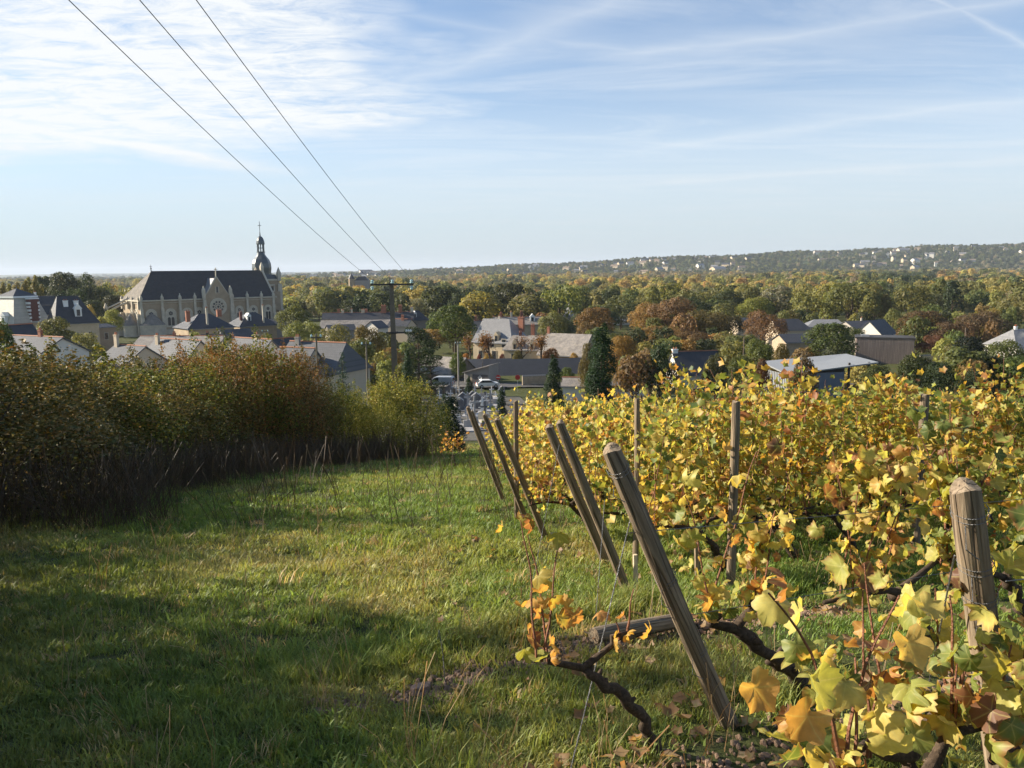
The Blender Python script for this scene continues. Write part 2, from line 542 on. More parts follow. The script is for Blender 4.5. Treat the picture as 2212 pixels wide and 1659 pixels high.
def wood_mat():
    m, t = new_mat('weathered_wood')
    co = t.n('ShaderNodeTexCoord').outputs['Object']
    st = t.n('ShaderNodeMapping', ins={'Vector': co, 'Scale': (1, 1, 0.06)}).outputs[0]
    g = t.noise(st, 60, 5, 0.7, 0.4)
    big = t.noise(t.n('ShaderNodeMapping', ins={'Vector': co, 'Scale': (1, 1, 0.35)}).outputs[0], 7, 4, 0.6)
    col = t.ramp(g, [(0.25, (0.09, 0.064, 0.042)), (0.5, (0.26, 0.195, 0.13)), (0.78, (0.43, 0.34, 0.235))])
    col = t.mix(t.ramp(big, [(0.42, 0), (0.7, 0.6)]), col, (0.15, 0.135, 0.095))
    cr = t.ramp(t.noise(t.n('ShaderNodeMapping', ins={'Vector': co, 'Scale': (1, 1, 0.03)}).outputs[0], 24, 2, 0.5, 0.2), [(0.46, 0), (0.5, 1), (0.54, 0)])
    col = t.mix(t.m('MULTIPLY', cr, 0.75), col, (0.04, 0.028, 0.02))
    h = t.m('SUBTRACT', g, t.m('MULTIPLY', cr, 1.2))
    return finish(m, t, col, 0.9, h, 0.2, 0.006)


M['wood'] = wood_mat()


def clad_mat():
    m, t = new_mat('larch_cladding')
    co = t.n('ShaderNodeTexCoord').outputs['Object']
    st = t.n('ShaderNodeMapping', ins={'Vector': co, 'Scale': (1, 1, 0.05)}).outputs[0]
    g = t.noise(st, 3.2, 5, 0.75)
    col = t.ramp(g, [(0.3, (0.18, 0.145, 0.12)), (0.55, (0.27, 0.215, 0.18)), (0.75, (0.36, 0.29, 0.235))])
    return finish(m, t, col, 0.9, g, 0.2)


M['cladding'] = clad_mat()


def vine_bark():
    m, t = new_mat('vine_bark')
    co = t.n('ShaderNodeTexCoord').outputs['Object']
    g = t.noise(co, 45, 5, 0.75, 0.5)
    col = t.ramp(g, [(0.3, (0.03, 0.022, 0.017)), (0.6, (0.10, 0.072, 0.05)), (0.8, (0.20, 0.15, 0.11))])
    return finish(m, t, col, 0.95, g, 0.15, 0.01)


M['vine_bark'] = vine_bark()
M['cane'] = plain('cane', (0.20, 0.085, 0.045), 0.6, 0.35, 9)
AUT = [(0.0, (0.06, 0.11, 0.022)), (0.18, (0.15, 0.20, 0.035)), (0.34, (0.36, 0.37, 0.075)), (0.52, (0.58, 0.51, 0.13)),
       (0.76, (0.64, 0.47, 0.12)), (0.86, (0.54, 0.27, 0.07)), (0.94, (0.34, 0.13, 0.045)), (1.0, (0.15, 0.06, 0.03))]
M['vine_leaf'] = vine_leaf_mat('vine_leaf', AUT)
GRN = [(0.0, (0.06, 0.11, 0.025)), (0.30, (0.14, 0.19, 0.035)), (0.52, (0.30, 0.32, 0.055)), (0.72, (0.50, 0.42, 0.075)),
       (0.88, (0.56, 0.33, 0.05)), (1.0, (0.30, 0.10, 0.03))]
M['vine_leaf_green'] = vine_leaf_mat('vine_leaf_green', GRN)
DRY = [(0.0, (0.30, 0.30, 0.05)), (0.3, (0.56, 0.38, 0.07)), (0.6, (0.60, 0.30, 0.08)), (0.8, (0.35, 0.13, 0.05)), (1.0, (0.16, 0.06, 0.03))]
M['vine_leaf_dry'] = vine_leaf_mat('vine_leaf_dry', DRY)
M['litter'] = vine_leaf_mat('litter', [(0.0, (0.40, 0.26, 0.13)), (0.4, (0.30, 0.15, 0.07)), (0.7, (0.46, 0.33, 0.20)), (1.0, (0.18, 0.08, 0.04))])
M['tree'] = leaf_mat('tree_foliage')
M['forest'] = leaf_mat('forest_foliage', source='INSTANCE')
M['hedge'] = leaf_mat('hedge_foliage', ramp=[(0.0, (0.06, 0.07, 0.027)), (0.35, (0.13, 0.128, 0.047)), (0.6, (0.20, 0.165, 0.06)), (0.85, (0.22, 0.14, 0.05)), (1.0, (0.20, 0.08, 0.04))], source='RAMP', trans=0.2, spec=0.08)
M['hedge_yellow'] = leaf_mat('hedge_yellow', ramp=[(0.0, (0.09, 0.12, 0.025)), (0.4, (0.22, 0.24, 0.05)), (0.75, (0.34, 0.31, 0.08)), (1.0, (0.30, 0.18, 0.06))], source='RAMP', trans=0.25, spec=0.1)
M['hedge_rust'] = leaf_mat('hedge_rust', ramp=[(0.0, (0.08, 0.08, 0.03)), (0.35, (0.19, 0.13, 0.05)), (0.65, (0.28, 0.155, 0.06)), (1.0, (0.24, 0.10, 0.05))], source='RAMP', trans=0.25, spec=0.08)
M['hedge_green'] = leaf_mat('hedge_green', ramp=[(0.0, (0.045, 0.07, 0.02)), (0.4, (0.105, 0.135, 0.03)), (0.7, (0.25, 0.25, 0.05)), (0.9, (0.32, 0.25, 0.06)), (1.0, (0.24, 0.11, 0.04))], source='RAMP', trans=0.25, spec=0.1)
M['grass'] = leaf_mat('grass_blades', source='INSTANCE', trans=0.4, var=0.6, hue=(1.5, 1.1, 0.8), spec=0.35)


def ground_mat():
    m, t = new_mat('meadow_ground')
    co = t.n('ShaderNodeNewGeometry').outputs['Position']
    a = t.noise(co, 0.35, 6, 0.65)
    b = t.noise(co, 4.0, 5, 0.7)
    c = t.noise(co, 30.0, 3, 0.7)
    col = t.ramp(t.m('ADD', t.m('MULTIPLY', b, 0.6), t.m('MULTIPLY', c, 0.4)),
                 [(0.3, (0.035, 0.045, 0.014)), (0.5, (0.065, 0.075, 0.025)), (0.7, (0.12, 0.10, 0.05))])
    soil = t.ramp(a, [(0.60, 0), (0.72, 0.8)])
    col = t.mix(soil, col, (0.13, 0.085, 0.055))
    far = t.n('ShaderNodeSeparateXYZ', ins={0: co}).outputs[1]
    fm = t.m('MULTIPLY', t.m('SUBTRACT', far, 300), 0.002, clamp=True)
    field = t.ramp(t.noise(t.n('ShaderNodeMapping', ins={'Vector': co, 'Scale': (1, 0.35, 1)}).outputs[0], 0.006, 3, 0.5),
                   [(0.3, (0.05, 0.07, 0.025)), (0.5, (0.075, 0.095, 0.035)), (0.62, (0.14, 0.13, 0.06)), (0.8, (0.05, 0.065, 0.03))])
    col = t.mix(fm, col, field)
    return finish(m, t, col, 0.95, t.m('ADD', b, c), 0.1, 0.03)


M['ground'] = ground_mat()
# ------------------------------------------------------------------ terrain: one sheet from behind the camera to the horizon
def make_ground():
    ys = np.concatenate([np.linspace(-30, 0, 26), np.linspace(0, 30, 181)[1:], np.geomspace(30, 16000, 210)[1:]])
    ss = np.linspace(-1, 1, 241)
    ss = np.sign(ss) * np.abs(ss) ** 1.35
    Y, Sx = np.meshgrid(ys, ss, indexing='ij')
    X = Sx * (32 + 1.02 * np.maximum(Y, 0))
    Z = height(X, Y)
    n, k = Y.shape
    V = np.stack([X, Y, Z], -1).reshape(-1, 3)
    i, j = np.meshgrid(np.arange(n - 1), np.arange(k - 1), indexing='ij')
    a = (i * k + j).ravel()
    F = np.stack([a, a + 1, a + k + 1, a + k], -1)
    tag(inst('ground', np_mesh('ground', V, F, M['ground'], smooth=True)), kind='structure')


make_ground()

# ------------------------------------------------------------------ foliage
def unit(n, rng):
    v = rng.normal(size=(n, 3))
    return v / np.linalg.norm(v, axis=1, keepdims=True)


def quads(P, N, size, rng, aspect=0.7):
    """leaf clumps: small irregular faces at P facing N"""
    n = len(P)
    r = unit(n, rng)
    A = np.cross(N, r)
    A /= np.linalg.norm(A, axis=1, keepdims=True) + 1e-9
    B = np.cross(N, A)
    s = (size * rng.uniform(0.55, 1.35, n))[:, None] * 0.5
    j = rng.uniform(0.6, 1.3, (n, 4, 1))
    bend = (N * s * rng.uniform(-0.5, 0.5, (n, 1)))
    V = np.stack([P - A * s * j[:, 0] + bend, P - B * s * aspect * j[:, 1], P + A * s * j[:, 2] + bend, P + B * s * aspect * j[:, 3]], 1)
    return V.reshape(-1, 3), np.arange(4 * n).reshape(n, 4)


def crown_points(lobes, n, rng, inner=0.15, flat=0.0):
    C = np.array([l[:3] for l in lobes], float)
    R = np.array([l[3:6] if len(l) > 4 else (l[3],) * 3 for l in lobes], float)
    area = (R[:, 0] * R[:, 1] + R[:, 1] * R[:, 2] + R[:, 0] * R[:, 2])
    k = rng.choice(len(lobes), size=int(n * 1.9), p=area / area.sum())
    U = unit(len(k), rng)
    low = U[:, 2] < -0.3
    U[low & (rng.random(len(k)) < 0.55), 2] *= -1
    rr = np.where(rng.random(len(k)) < inner, rng.uniform(0.4, 0.85, len(k)), rng.normal(0.97, 0.075, len(k)))
    P = C[k] + U * R[k] * rr[:, None]
    D = np.linalg.norm((P[:, None] - C[None]) / R[None], axis=2)
    D[np.arange(len(k)), k] = 9
    keep = (D.min(1) > 0.72) | (rng.random(len(k)) < 0.12)
    P, U, k = P[keep][:n], U[keep][:n], k[keep][:n]
    N = U / R[k]
    N /= np.linalg.norm(N, axis=1, keepdims=True)
    N = N * (1 - flat) + np.array([0, 0, 1]) * flat + unit(len(P), rng) * 0.55
    N /= np.linalg.norm(N, axis=1, keepdims=True)
    return P, N


def lobes_for(kind, rng):
    L = []
    if kind == 'round':
        L.append((0, 0, 7, 3.2, 3.2, 3.6))
        for i in range(16):
            a, e = rng.uniform(0, 6.28), rng.uniform(-0.5, 1.2)
            r = 3.0
            L.append((r * math.cos(a) * math.cos(e), r * math.sin(a) * math.cos(e), 7 + 3.3 * math.sin(e), *(rng.uniform(1.1, 1.9),) * 3))
    elif kind == 'wide':
        L.append((0, 0, 6.4, 4, 4, 2.6))
        for i in range(20):
            a, e = rng.uniform(0, 6.28), rng.uniform(-0.4, 1.2)
            q = rng.uniform(1.2, 2.1)
            L.append((4.3 * math.cos(a) * math.cos(e), 4.3 * math.sin(a) * math.cos(e), 6.0 + 3.2 * math.sin(e), q, q, q * 0.8))
    elif kind == 'tall':
        for i in range(18):
            z = rng.uniform(2.6, 11.2)
            rad = 2.5 * math.sin(min(1, (z - 1.0) / 6) * 1.6) * (1 - max(0, z - 7) / 6.5)
            a = rng.uniform(0, 6.28)
            q = rng.uniform(1.0, 1.7)
            L.append((rad * math.cos(a) * 0.8, rad * math.sin(a) * 0.8, z, q, q, q * 1.2))
    elif kind == 'poplar':
        for i in range(12):
            z = 1.6 + i * 0.9
            rad = 0.5
            a = rng.uniform(0, 6.28)
            q = 1.15 * math.sin(min(1.0, (13.2 - z) / 6.0) * 1.57) + 0.1
            L.append((rad * math.cos(a), rad * math.sin(a), z, q, q, 1.5))
    elif kind == 'cypress':
        for i in range(16):
            z = 0.9 + i * 0.68
            q = 0.95 * math.sin(min(1.0, (12.3 - z) / 7.5) * 1.57) + 0.06
            a = rng.uniform(0, 6.28)
            L.append((0.28 * math.cos(a), 0.28 * math.sin(a), z, q, q, 1.15))
    elif kind == 'cedar':
        for i in range(26):
            z = rng.uniform(2.0, 11.2)
            rad = rng.uniform(0.8, 1.0) * (4.8 - 0.36 * z) * rng.uniform(0.4, 1)
            a = rng.uniform(0, 6.28)
            q = rng.uniform(1.1, 1.9)
            L.append((rad * math.cos(a), rad * math.sin(a), z, q, q, 0.42))
    elif kind == 'fir':
        for i in range(22):
            z = 1.0 + i * 0.5
            rad = 0.55 * (12.2 - z) * 0.42
            for a in (rng.uniform(0, 6.28), rng.uniform(0, 6.28)):
                q = 0.35 + rad * 0.42
                L.append((rad * math.cos(a), rad * math.sin(a), z, q, q, 0.35))
    elif kind == 'bushy':
        L.append((0, 0, 3.4, 3.2, 3.2, 3.2))
        for i in range(18):
            a, e = rng.uniform(0, 6.28), rng.uniform(-0.2, 1.4)
            q = rng.uniform(1.0, 1.9)
            L.append((3.4 * math.cos(a) * math.cos(e), 3.4 * math.sin(a) * math.cos(e), 3.2 + 3.4 * math.sin(e), q, q, q))
    return L


def crown(name, kind, n, size, seed, mat, inner=0.15):
    rng = np.random.default_rng(seed)
    P, N = crown_points(lobes_for(kind, rng), n, rng, inner, 0.35 if kind in ('cedar', 'fir') else 0.12)
    V, F = quads(P, N, size, rng)
    return np_mesh(name, V, F, mat)


def limb_mesh(name, kind, seed, mat):
    rng = random.Random(seed)
    m = MB()
    H = {'poplar': 12, 'cypress': 9, 'cedar': 11, 'fir': 11.5, 'bushy': 4, 'tall': 10}.get(kind, 8)
    m.tube([(0, 0, -0.6), (0.05, 0, 0.3), (0.1, 0.05, H * 0.35), (0, 0.1, H * 0.7), (0, 0, H)], [0.36, 0.27, 0.2, 0.13, 0.03], 6)
    if kind not in ('poplar', 'cypress'):
        for i in range(8):
            a = rng.uniform(0, 6.28)
            z0 = rng.uniform(0.22, 0.6) * H
            L = rng.uniform(2.0, 3.6)
            up = 0.15 if kind in ('cedar', 'fir') else rng.uniform(0.5, 1.1)
            m.tube([(0, 0, z0), (L * 0.5 * math.cos(a), L * 0.5 * math.sin(a), z0 + L * 0.4 * up), (L * math.cos(a), L * math.sin(a), z0 + L * up)], [0.11, 0.07, 0.02], 4)
    return m.mesh(name, mat)


CROWN, TRUNK = {}, {}
for ki, (kind, cnt) in enumerate((('round', 3), ('wide', 3), ('tall', 2), ('poplar', 1), ('cypress', 2), ('cedar', 1), ('fir', 1), ('bushy', 2))):
    for v in range(cnt):
        fine = {'cypress': 7500, 'fir': 2600, 'cedar': 4200}.get(kind, 4600)
        CROWN[kind, v, 1] = crown('crown_' + kind, kind, fine, 0.2 if kind == 'cypress' else 0.30 if kind in ('fir', 'cedar') else 0.40, 100 + ki * 10 + v, M['tree'], 0.25)
        if kind in ('round', 'wide', 'tall', 'poplar', 'bushy'):
            CROWN[kind, v, 0] = crown('crown_far_' + kind, kind, 1150, 0.74, 300 + ki * 10 + v, M['tree'])
        TRUNK[kind] = limb_mesh('trunk_' + kind, kind, ki, M['bark'])
NVAR = {'round': 3, 'wide': 3, 'tall': 2, 'poplar': 1, 'cypress': 2, 'cedar': 1, 'fir': 1, 'bushy': 2}
TREE_Q = {}


def tree(name, kind, loc, h, wd, color, label, group=None, fine=1, cat='tree', trunk=True):
    """a tree: trunk with limbs and a leafy crown; h, wd are full height and width in metres"""
    base_h = {'round': 12.0, 'wide': 10.6, 'tall': 12.6, 'poplar': 13.2, 'cypress': 12.2, 'cedar': 11.6, 'fir': 12, 'bushy': 8.0}[kind]
    base_w = {'round': 8.6, 'wide': 11.6, 'tall': 6.6, 'poplar': 3.0, 'cypress': 2.3, 'cedar': 9.5, 'fir': 7.0, 'bushy': 9.4}[kind]
    r = empty(name, loc, random.uniform(0, 6.28))
    r.scale = (wd / base_w, wd / base_w, h / base_h)
    tag(r, label, cat, group)
    v = random.randrange(NVAR[kind])
    f = fine if (kind, v, fine) in CROWN else 1
    j = [c * random.uniform(0.92, 1.08) for c in color]
    inst('crown', CROWN[kind, v, f], r, color=j)
    if trunk:
        inst('trunk', TRUNK[kind], r)
    return r


C_OLIVE, C_GREEN, C_DARK, C_YEL, C_OCHRE, C_RUST, C_GREY, C_LIME = ((0.17, 0.175, 0.065), (0.125, 0.145, 0.052), (0.055, 0.074, 0.034), (0.31, 0.28, 0.095),
    (0.33, 0.24, 0.09), (0.19, 0.135, 0.07), (0.20, 0.185, 0.12), (0.23, 0.24, 0.075))
CN = {C_OLIVE: 'olive green', C_GREEN: 'mid green', C_DARK: 'dark green', C_YEL: 'yellow', C_OCHRE: 'ochre', C_RUST: 'russet brown', C_GREY: 'greyish', C_LIME: 'lime green'}

# ------------------------------------------------------------------ instancing through geometry nodes (grass, far wood, weeds)
PROTO = {}


def scatter(name, protos, P, rot, scl, tint, kind='stuff', label=None):
    me = bpy.data.meshes.new(name)
    n = len(P)
    me.vertices.add(n)
    me.vertices.foreach_set('co', np.ascontiguousarray(P, np.float32).ravel())
    for nm, typ, arr, key in (('rot', 'FLOAT_VECTOR', rot, 'vector'), ('scl', 'FLOAT_VECTOR', scl, 'vector'), ('tint', 'FLOAT_COLOR', tint, 'color')):
        a = me.attributes.new(nm, typ, 'POINT')
        a.data.foreach_set(key, np.ascontiguousarray(arr, np.float32).ravel())
    me.update()
    o = inst(name, me)
    g = bpy.data.node_groups.new(name, 'GeometryNodeTree')
    g.interface.new_socket('Geometry', in_out='INPUT', socket_type='NodeSocketGeometry')
    g.interface.new_socket('Geometry', in_out='OUTPUT', socket_type='NodeSocketGeometry')
    gi, go = g.nodes.new('NodeGroupInput'), g.nodes.new('NodeGroupOutput')
    ip = g.nodes.new('GeometryNodeInstanceOnPoints')
    jn = g.nodes.new('GeometryNodeJoinGeometry')
    for p in protos:
        oi = g.nodes.new('GeometryNodeObjectInfo')
        oi.inputs['Object'].default_value = p
        oi.inputs['As Instance'].default_value = True
        g.links.new(oi.outputs['Geometry'], jn.inputs[0])
    ip.inputs['Pick Instance'].default_value = True
    rv = g.nodes.new('FunctionNodeRandomValue')
    rv.data_type = 'INT'
    rv.inputs[4].default_value, rv.inputs[5].default_value = 0, len(protos) - 1
    g.links.new(rv.outputs[2], ip.inputs['Instance Index'])
    ra, sa = g.nodes.new('GeometryNodeInputNamedAttribute'), g.nodes.new('GeometryNodeInputNamedAttribute')
    ra.data_type = sa.data_type = 'FLOAT_VECTOR'
    ra.inputs[0].default_value, sa.inputs[0].default_value = 'rot', 'scl'
    er = g.nodes.new('FunctionNodeEulerToRotation')
    g.links.new(ra.outputs[0], er.inputs[0])
    g.links.new(er.outputs[0], ip.inputs['Rotation'])
    g.links.new(sa.outputs[0], ip.inputs['Scale'])
    g.links.new(gi.outputs[0], ip.inputs['Points'])
    g.links.new(jn.outputs[0], ip.inputs['Instance'])
    g.links.new(ip.outputs[0], go.inputs[0])
    md = o.modifiers.new('scatter', 'NODES')
    md.node_group = g
    tag(o, label, None, None, kind)
    return o


def proto(name, me):
    return bpy.data.objects.new(name, me)          # source shape only, never linked to the scene


# ------------------------------------------------------------------ the wood on the valley floor and the far ridge
FC = np.array([C_OLIVE, C_GREEN, C_DARK, C_YEL, C_OCHRE, C_RUST, C_GREY, C_LIME])
CLEAR = []           # (x, y, radius) kept free of trees


def species(x, y, rng):
    """which colour grows where"""
    n1 = vnoise(x, y * 0.6, 90, 3)
    n2 = vnoise(x, y * 0.6, 260, 5)
    u = rng.random(len(x))
    c = np.zeros(len(x), int)
    c[u > 0.34] = 1
    c[u > 0.56] = 7
    c[u > 0.66] = 2
    c[u > 0.76] = 6
    c[u > 0.86] = 3
    c[u > 0.94] = 4
    c[u > 0.985] = 5
    yl = (n1 > 0.70) & (y > 500) & (rng.random(len(x)) < 0.7)
    c[yl] = np.where(rng.random(yl.sum()) < 0.45, 4, 3)
    dk = (n1 < 0.22) & (rng.random(len(x)) < 0.7)
    c[dk] = 2
    gy = (y > 1450) & (n2 > 0.42) & (rng.random(len(x)) < 0.75)
    c[gy] = 6
    hill = y > 2250
    c[hill] = np.where(rng.random(hill.sum()) < 0.72, 2, np.where(rng.random(hill.sum()) < 0.7, 1, 6))
    return c


def forest():
    rng = np.random.default_rng(5)
    pts = []
    bands = [(430, 700, 10.5, 1.3), (700, 1200, 12.5, 1.4), (1200, 2250, 17.0, 1.55), (2250, 3600, 21.0, 1.35), (3600, 5200, 60, 2.0)]
    for y0, y1, sp, sc in bands:
        n = int(0.72 * (y1 ** 2 - y0 ** 2) / (sp * sp))
        y = np.sqrt(rng.uniform(y0 ** 2, y1 ** 2, n))
        x = rng.uniform(-0.72, 0.72, n) * y
        az = x / y
        open_ = (az < -0.19) & (vnoise(x, y, 130, 9) > 0.50) & (y > 700)
        plain_ = (az < -0.1) & (y > 2600) & (rng.random(n) < 0.6)
        glade = (vnoise(x, y, 75, 21) > 0.86) & (y < 1500)
        keep = ~(open_ | plain_ | glade)
        for cx, cy, r in CLEAR:
            keep &= (x - cx) ** 2 + (y - cy) ** 2 > r * r
        x, y = x[keep], y[keep]
        pts.append((x, y, np.full(len(x), sc)))
    # hedgerows and copses of the plain beyond
    n = 2600
    y = rng.uniform(3800, 11000, n)
    x = rng.uniform(-0.75, 0.2, n) * y
    k = vnoise(x, y * 0.4, 400, 4) > 0.45
    pts.append((x[k], y[k], rng.uniform(3, 6, k.sum())))
    x, y, s = (np.concatenate([p[i] for p in pts]) for i in range(3))
    c = species(x, y, rng)
    col = FC[c] * rng.uniform(0.95, 1.5, (len(x), 1)) * rng.uniform(0.93, 1.07, (len(x), 3))
    P = np.stack([x, y, height(x, y) - 0.3], 1)
    rot = np.stack([np.zeros(len(x)), np.zeros(len(x)), rng.uniform(0, 6.28, len(x))], 1)
    clump = 0.72 + 0.62 * vnoise(x, y * 0.7, 120, 31)
    sz = s * rng.uniform(0.7, 1.25, len(x)) * clump
    scl = np.stack([sz, sz, np.minimum(s, 1.6) * rng.uniform(0.7, 1.25, len(x)) * clump], 1)
    tint = np.concatenate([col, np.ones((len(x), 1))], 1)
    protos = []
    for kind, v in (('round', 0), ('round', 1), ('wide', 0), ('round', 2), ('tall', 0), ('wide', 1)):
        protos.append(proto('wood_' + kind, crown('wood_' + kind, kind, 620, 0.98, 500 + v + len(protos), M['forest'], 0.1)))
    scatter('far_wood', protos, P, rot, scl, tint, label='autumn wood covering the valley floor and the far ridge')


def near_wood():
    """the wood's nearest trees, each by itself"""
    rng = np.random.default_rng(8)
    out = []
    tries = 0
    while len(out) < 215 and tries < 30000:
        tries += 1
        y = 262 + 185 * rng.random() ** 0.8
        az = rng.uniform(-0.68, 0.68)
        x = az * y
        if az < -0.245 and y < 420: continue
        if any((x - a) ** 2 + (y - b) ** 2 < 7.6 ** 2 for a, b, *_ in out): continue
        if any((x - cx) ** 2 + (y - cy) ** 2 < r * r for cx, cy, r in CLEAR): continue
        out.append((x, y))
    xs, ys = np.array([o[0] for o in out]), np.array([o[1] for o in out])
    c = species(xs, ys, rng)
    marks = [(-0.70, 'beyond the mansard house'), (-0.34, 'behind the church'), (-0.27, 'right of the church tower'), (-0.20, 'left of the tall pole'),
             (-0.14, 'right of the tall pole'), (-0.07, 'behind the big dark oak'), (0.0, 'beyond the manor'), (0.06, 'beyond the white turret'),
             (0.13, 'beyond the stone barn wing'), (0.22, 'behind the big russet chestnuts'), (0.30, 'beyond the round russet tree'),
             (0.38, 'beyond the slate roofs'), (0.46, 'beyond the timber clad hall'), (0.54, 'behind the maroon trees'), (0.61, 'beyond the white villa')]
    seen = {}
    for (x, y), ci in sorted(zip(out, c), key=lambda q: -q[0][1]):
        az = x / y
        col = tuple(FC[ci])
        kind = ('round', 'wide', 'tall', 'round')[int(rng.integers(4))]
        h = rng.uniform(10.5, 18.5)
        wd = h * rng.uniform(0.75, 1.05) if kind != 'tall' else h * rng.uniform(0.42, 0.55)
        where = [m for a, m in marks if az >= a][-1]
        dist = 'at the wood edge' if y < 330 else ('farther into the wood' if y < 390 else 'deep in the wood')
        shape = {'round': 'rounded', 'wide': 'broad', 'tall': 'slender'}[kind]
        tone = 'very tall ' if h > 17 else 'tall ' if h > 15 else ('very low ' if h < 11.5 else 'low ' if h < 13 else '')
        br = rng.uniform(0.75, 1.3)
        tone += 'pale ' if br > 1.1 and ci != 2 else ('deep ' if br < 0.88 else '')
        lab = f'{tone}{shape} {CN[col]} tree {dist}, {where}'
        tree('woodland_tree', kind, (x, y, hz(x, y)), h, wd, [v * br for v in col], lab, 'trees of the wood beyond the town', fine=0)
# ------------------------------------------------------------------ the big church
def make_church():
    TH = RAD(42)
    c0 = Vector((-134.5, 290.0, -20.8))                  # foot of the left corner of the long wall
    R = empty('church', c0, TH)
    tag(R, 'large pale stone church with long dark slate roof and domed bell tower', 'church')
    HW, L = 10.0, 52.0
    ZE, ZR = 12.9, 23.2

    def X(z):   # zoom column -> metres along the wall
        a = ((450 + z / 3.072) * 0.5486 - 1106) / FPX
        return (a * 290 + 134.5) / (0.743 - 0.669 * a)
    # walls: long body, y from 0 (front) to 2*HW
    m = MB()
    m.box(L / 2, HW, ZE / 2 - 0.5, L, 2 * HW, ZE + 1.0)
    # gable triangle at the right end
    m.add([(L - 0.7, -0.1, ZE), (L - 0.7, 2 * HW + 0.1, ZE), (L - 0.7, HW, ZR + 0.35), (L + 0.15, -0.1, ZE), (L + 0.15, 2 * HW + 0.1, ZE), (L + 0.15, HW, ZR + 0.35)],
          [(0, 2, 1), (3, 4, 5), (0, 1, 4, 3), (1, 2, 5, 4), (2, 0, 3, 5)])
    m.build('wall', M['stone'], R)
    cop = MB()
    cop.tube([(L - 0.25, -0.6, ZE - 0.4), (L - 0.25, HW, ZR + 0.6)], 0.38, 4)
    cop.tube([(L - 0.25, 2 * HW + 0.6, ZE - 0.4), (L - 0.25, HW, ZR + 0.6)], 0.38, 4)
    cop.build('gable_coping', M['stone_trim'], R)
    pl = MB()
    pl.box(L / 2, -0.12, 0.9, L + 0.4, 0.35, 1.8)
    pl.box(-0.12, HW, 0.9, 0.35, 2 * HW, 1.8)
    pl.build('plinth', M['stone_trim'], R)
    # main roof: hip at the left end
    o = 0.55
    r = MB()
    a, b, c, d = (-o, -o, ZE), (L - 0.72, -o, ZE), (L - 0.72, 2 * HW + o, ZE), (-o, 2 * HW + o, ZE)
    e, f = (7.8, HW, ZR), (L - 0.72, HW, ZR)
    r.add([a, b, c, d, e, f], [(0, 1, 5, 4), (2, 3, 4, 5), (0, 3, 2, 1), (1, 2, 5)])
    roof = r.build('roof', M['slate_church'], R)
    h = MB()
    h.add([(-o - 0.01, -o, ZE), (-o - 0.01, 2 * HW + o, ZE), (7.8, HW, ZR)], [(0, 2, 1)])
    h.build('roof_hip', M['slate_chapel'], roof)  # sun on this hip is put into its paler slate colour
    rd = MB()
    rd.tube([(7.8, HW, ZR + 0.05), (L - 0.8, HW, ZR + 0.05)], 0.16, 4)
    rd.build('ridge', M['lead'], roof)
    fin = MB()
    fin.tube([(7.9, HW, ZR), (7.9, HW, ZR + 2.6)], [0.2, 0.05], 5)
    fin.box(7.9, HW, ZR + 1.9, 0.9, 0.12, 0.14)
    fin.box(7.9, HW, ZR + 1.2, 0.5, 0.3, 0.3)
    fin.build('finial', M['iron'], roof)
    # cornice
    cn = MB()
    cn.box(L / 2, -0.42, ZE - 0.28, L + 1.2, 0.75, 0.5)
    cn.box(-0.42, HW, ZE - 0.28, 0.75, 2 * HW + 1.2, 0.5)
    cn.box(L / 2, -0.18, ZE - 1.15, L + 0.4, 0.3, 0.22)
    cn.box(-0.18, HW, ZE - 1.15, 0.3, 2 * HW, 0.22)
    cn.build('cornice', M['stone_trim'], R)

    def arch(cx, z0, z1, w_, depth, y=-0.0, n=9):
        """outline x,z of a round-headed opening"""
        r_ = w_ / 2
        pts = [(cx - r_, z0), (cx + r_, z0)]
        for k in range(n + 1):
            t = math.pi * k / n
            pts.append((cx + r_ * math.cos(t), z1 - r_ + r_ * math.sin(t)))
        return pts

    def window(cx, wz, z0, z1, side='front', glassy=True, cy=0.0):
        """round-headed window: stone surround, rose of six petals over two lancets; side end = left short wall"""
        wr = empty_child('window', R)
        if side == 'end':
            wr.rotation_euler = (0, 0, -math.pi / 2)
            wr.location = (0, cy, 0)
            cx = 0
        s = MB()
        outer, inner = arch(cx, z0 - 0.3, z1 + 0.35, wz + 0.9, 0), arch(cx, z0, z1, wz, 0)
        k = len(outer)
        vs = [(x, -0.16, z) for x, z in outer] + [(x, -0.16, z) for x, z in inner] + [(x, 0.05, z) for x, z in outer] + [(x, 0.05, z) for x, z in inner]
        fs = []
        for i in range(k):
            j = (i + 1) % k
            fs += [(i, j, k + j, k + i), (i, 2 * k + i, 2 * k + j, j), (k + i, k + j, 3 * k + j, 3 * k + i)]
        s.add(vs, fs)
        s.build('surround', M['stone_trim'], wr)
        p = MB()
        p.prism(arch(cx, z0, z1, wz, 0), -0.03, -0.005)
        p.build('tympanum', M['stone_trim'] if glassy else M['stone'], wr)
        g = MB()
        rr = wz * 0.27
        zc = z1 - wz * 0.5
        for q in range(6):
            t = q * math.pi / 3 + math.pi / 6
            g.prism([(cx + rr * 0.62 * math.cos(t) + rr * 0.36 * math.cos(u * math.pi / 3), zc + rr * 0.62 * math.sin(t) + rr * 0.36 * math.sin(u * math.pi / 3)) for u in range(6)], -0.055, -0.035)
        g.prism([(cx + rr * 0.2 * math.cos(u * math.pi / 3), zc + rr * 0.2 * math.sin(u * math.pi / 3)) for u in range(6)], -0.055, -0.035)
        g.build('rose_pane', M['glass'], wr)
        for sx in (-1, 1):
            q = MB()
            q.prism(arch(cx + sx * wz * 0.215, z0 + 0.25, z1 - wz * 0.95, wz * 0.34, 0, n=6), -0.055, -0.035)
            q.build('lancet_pane', M['glass'], wr)
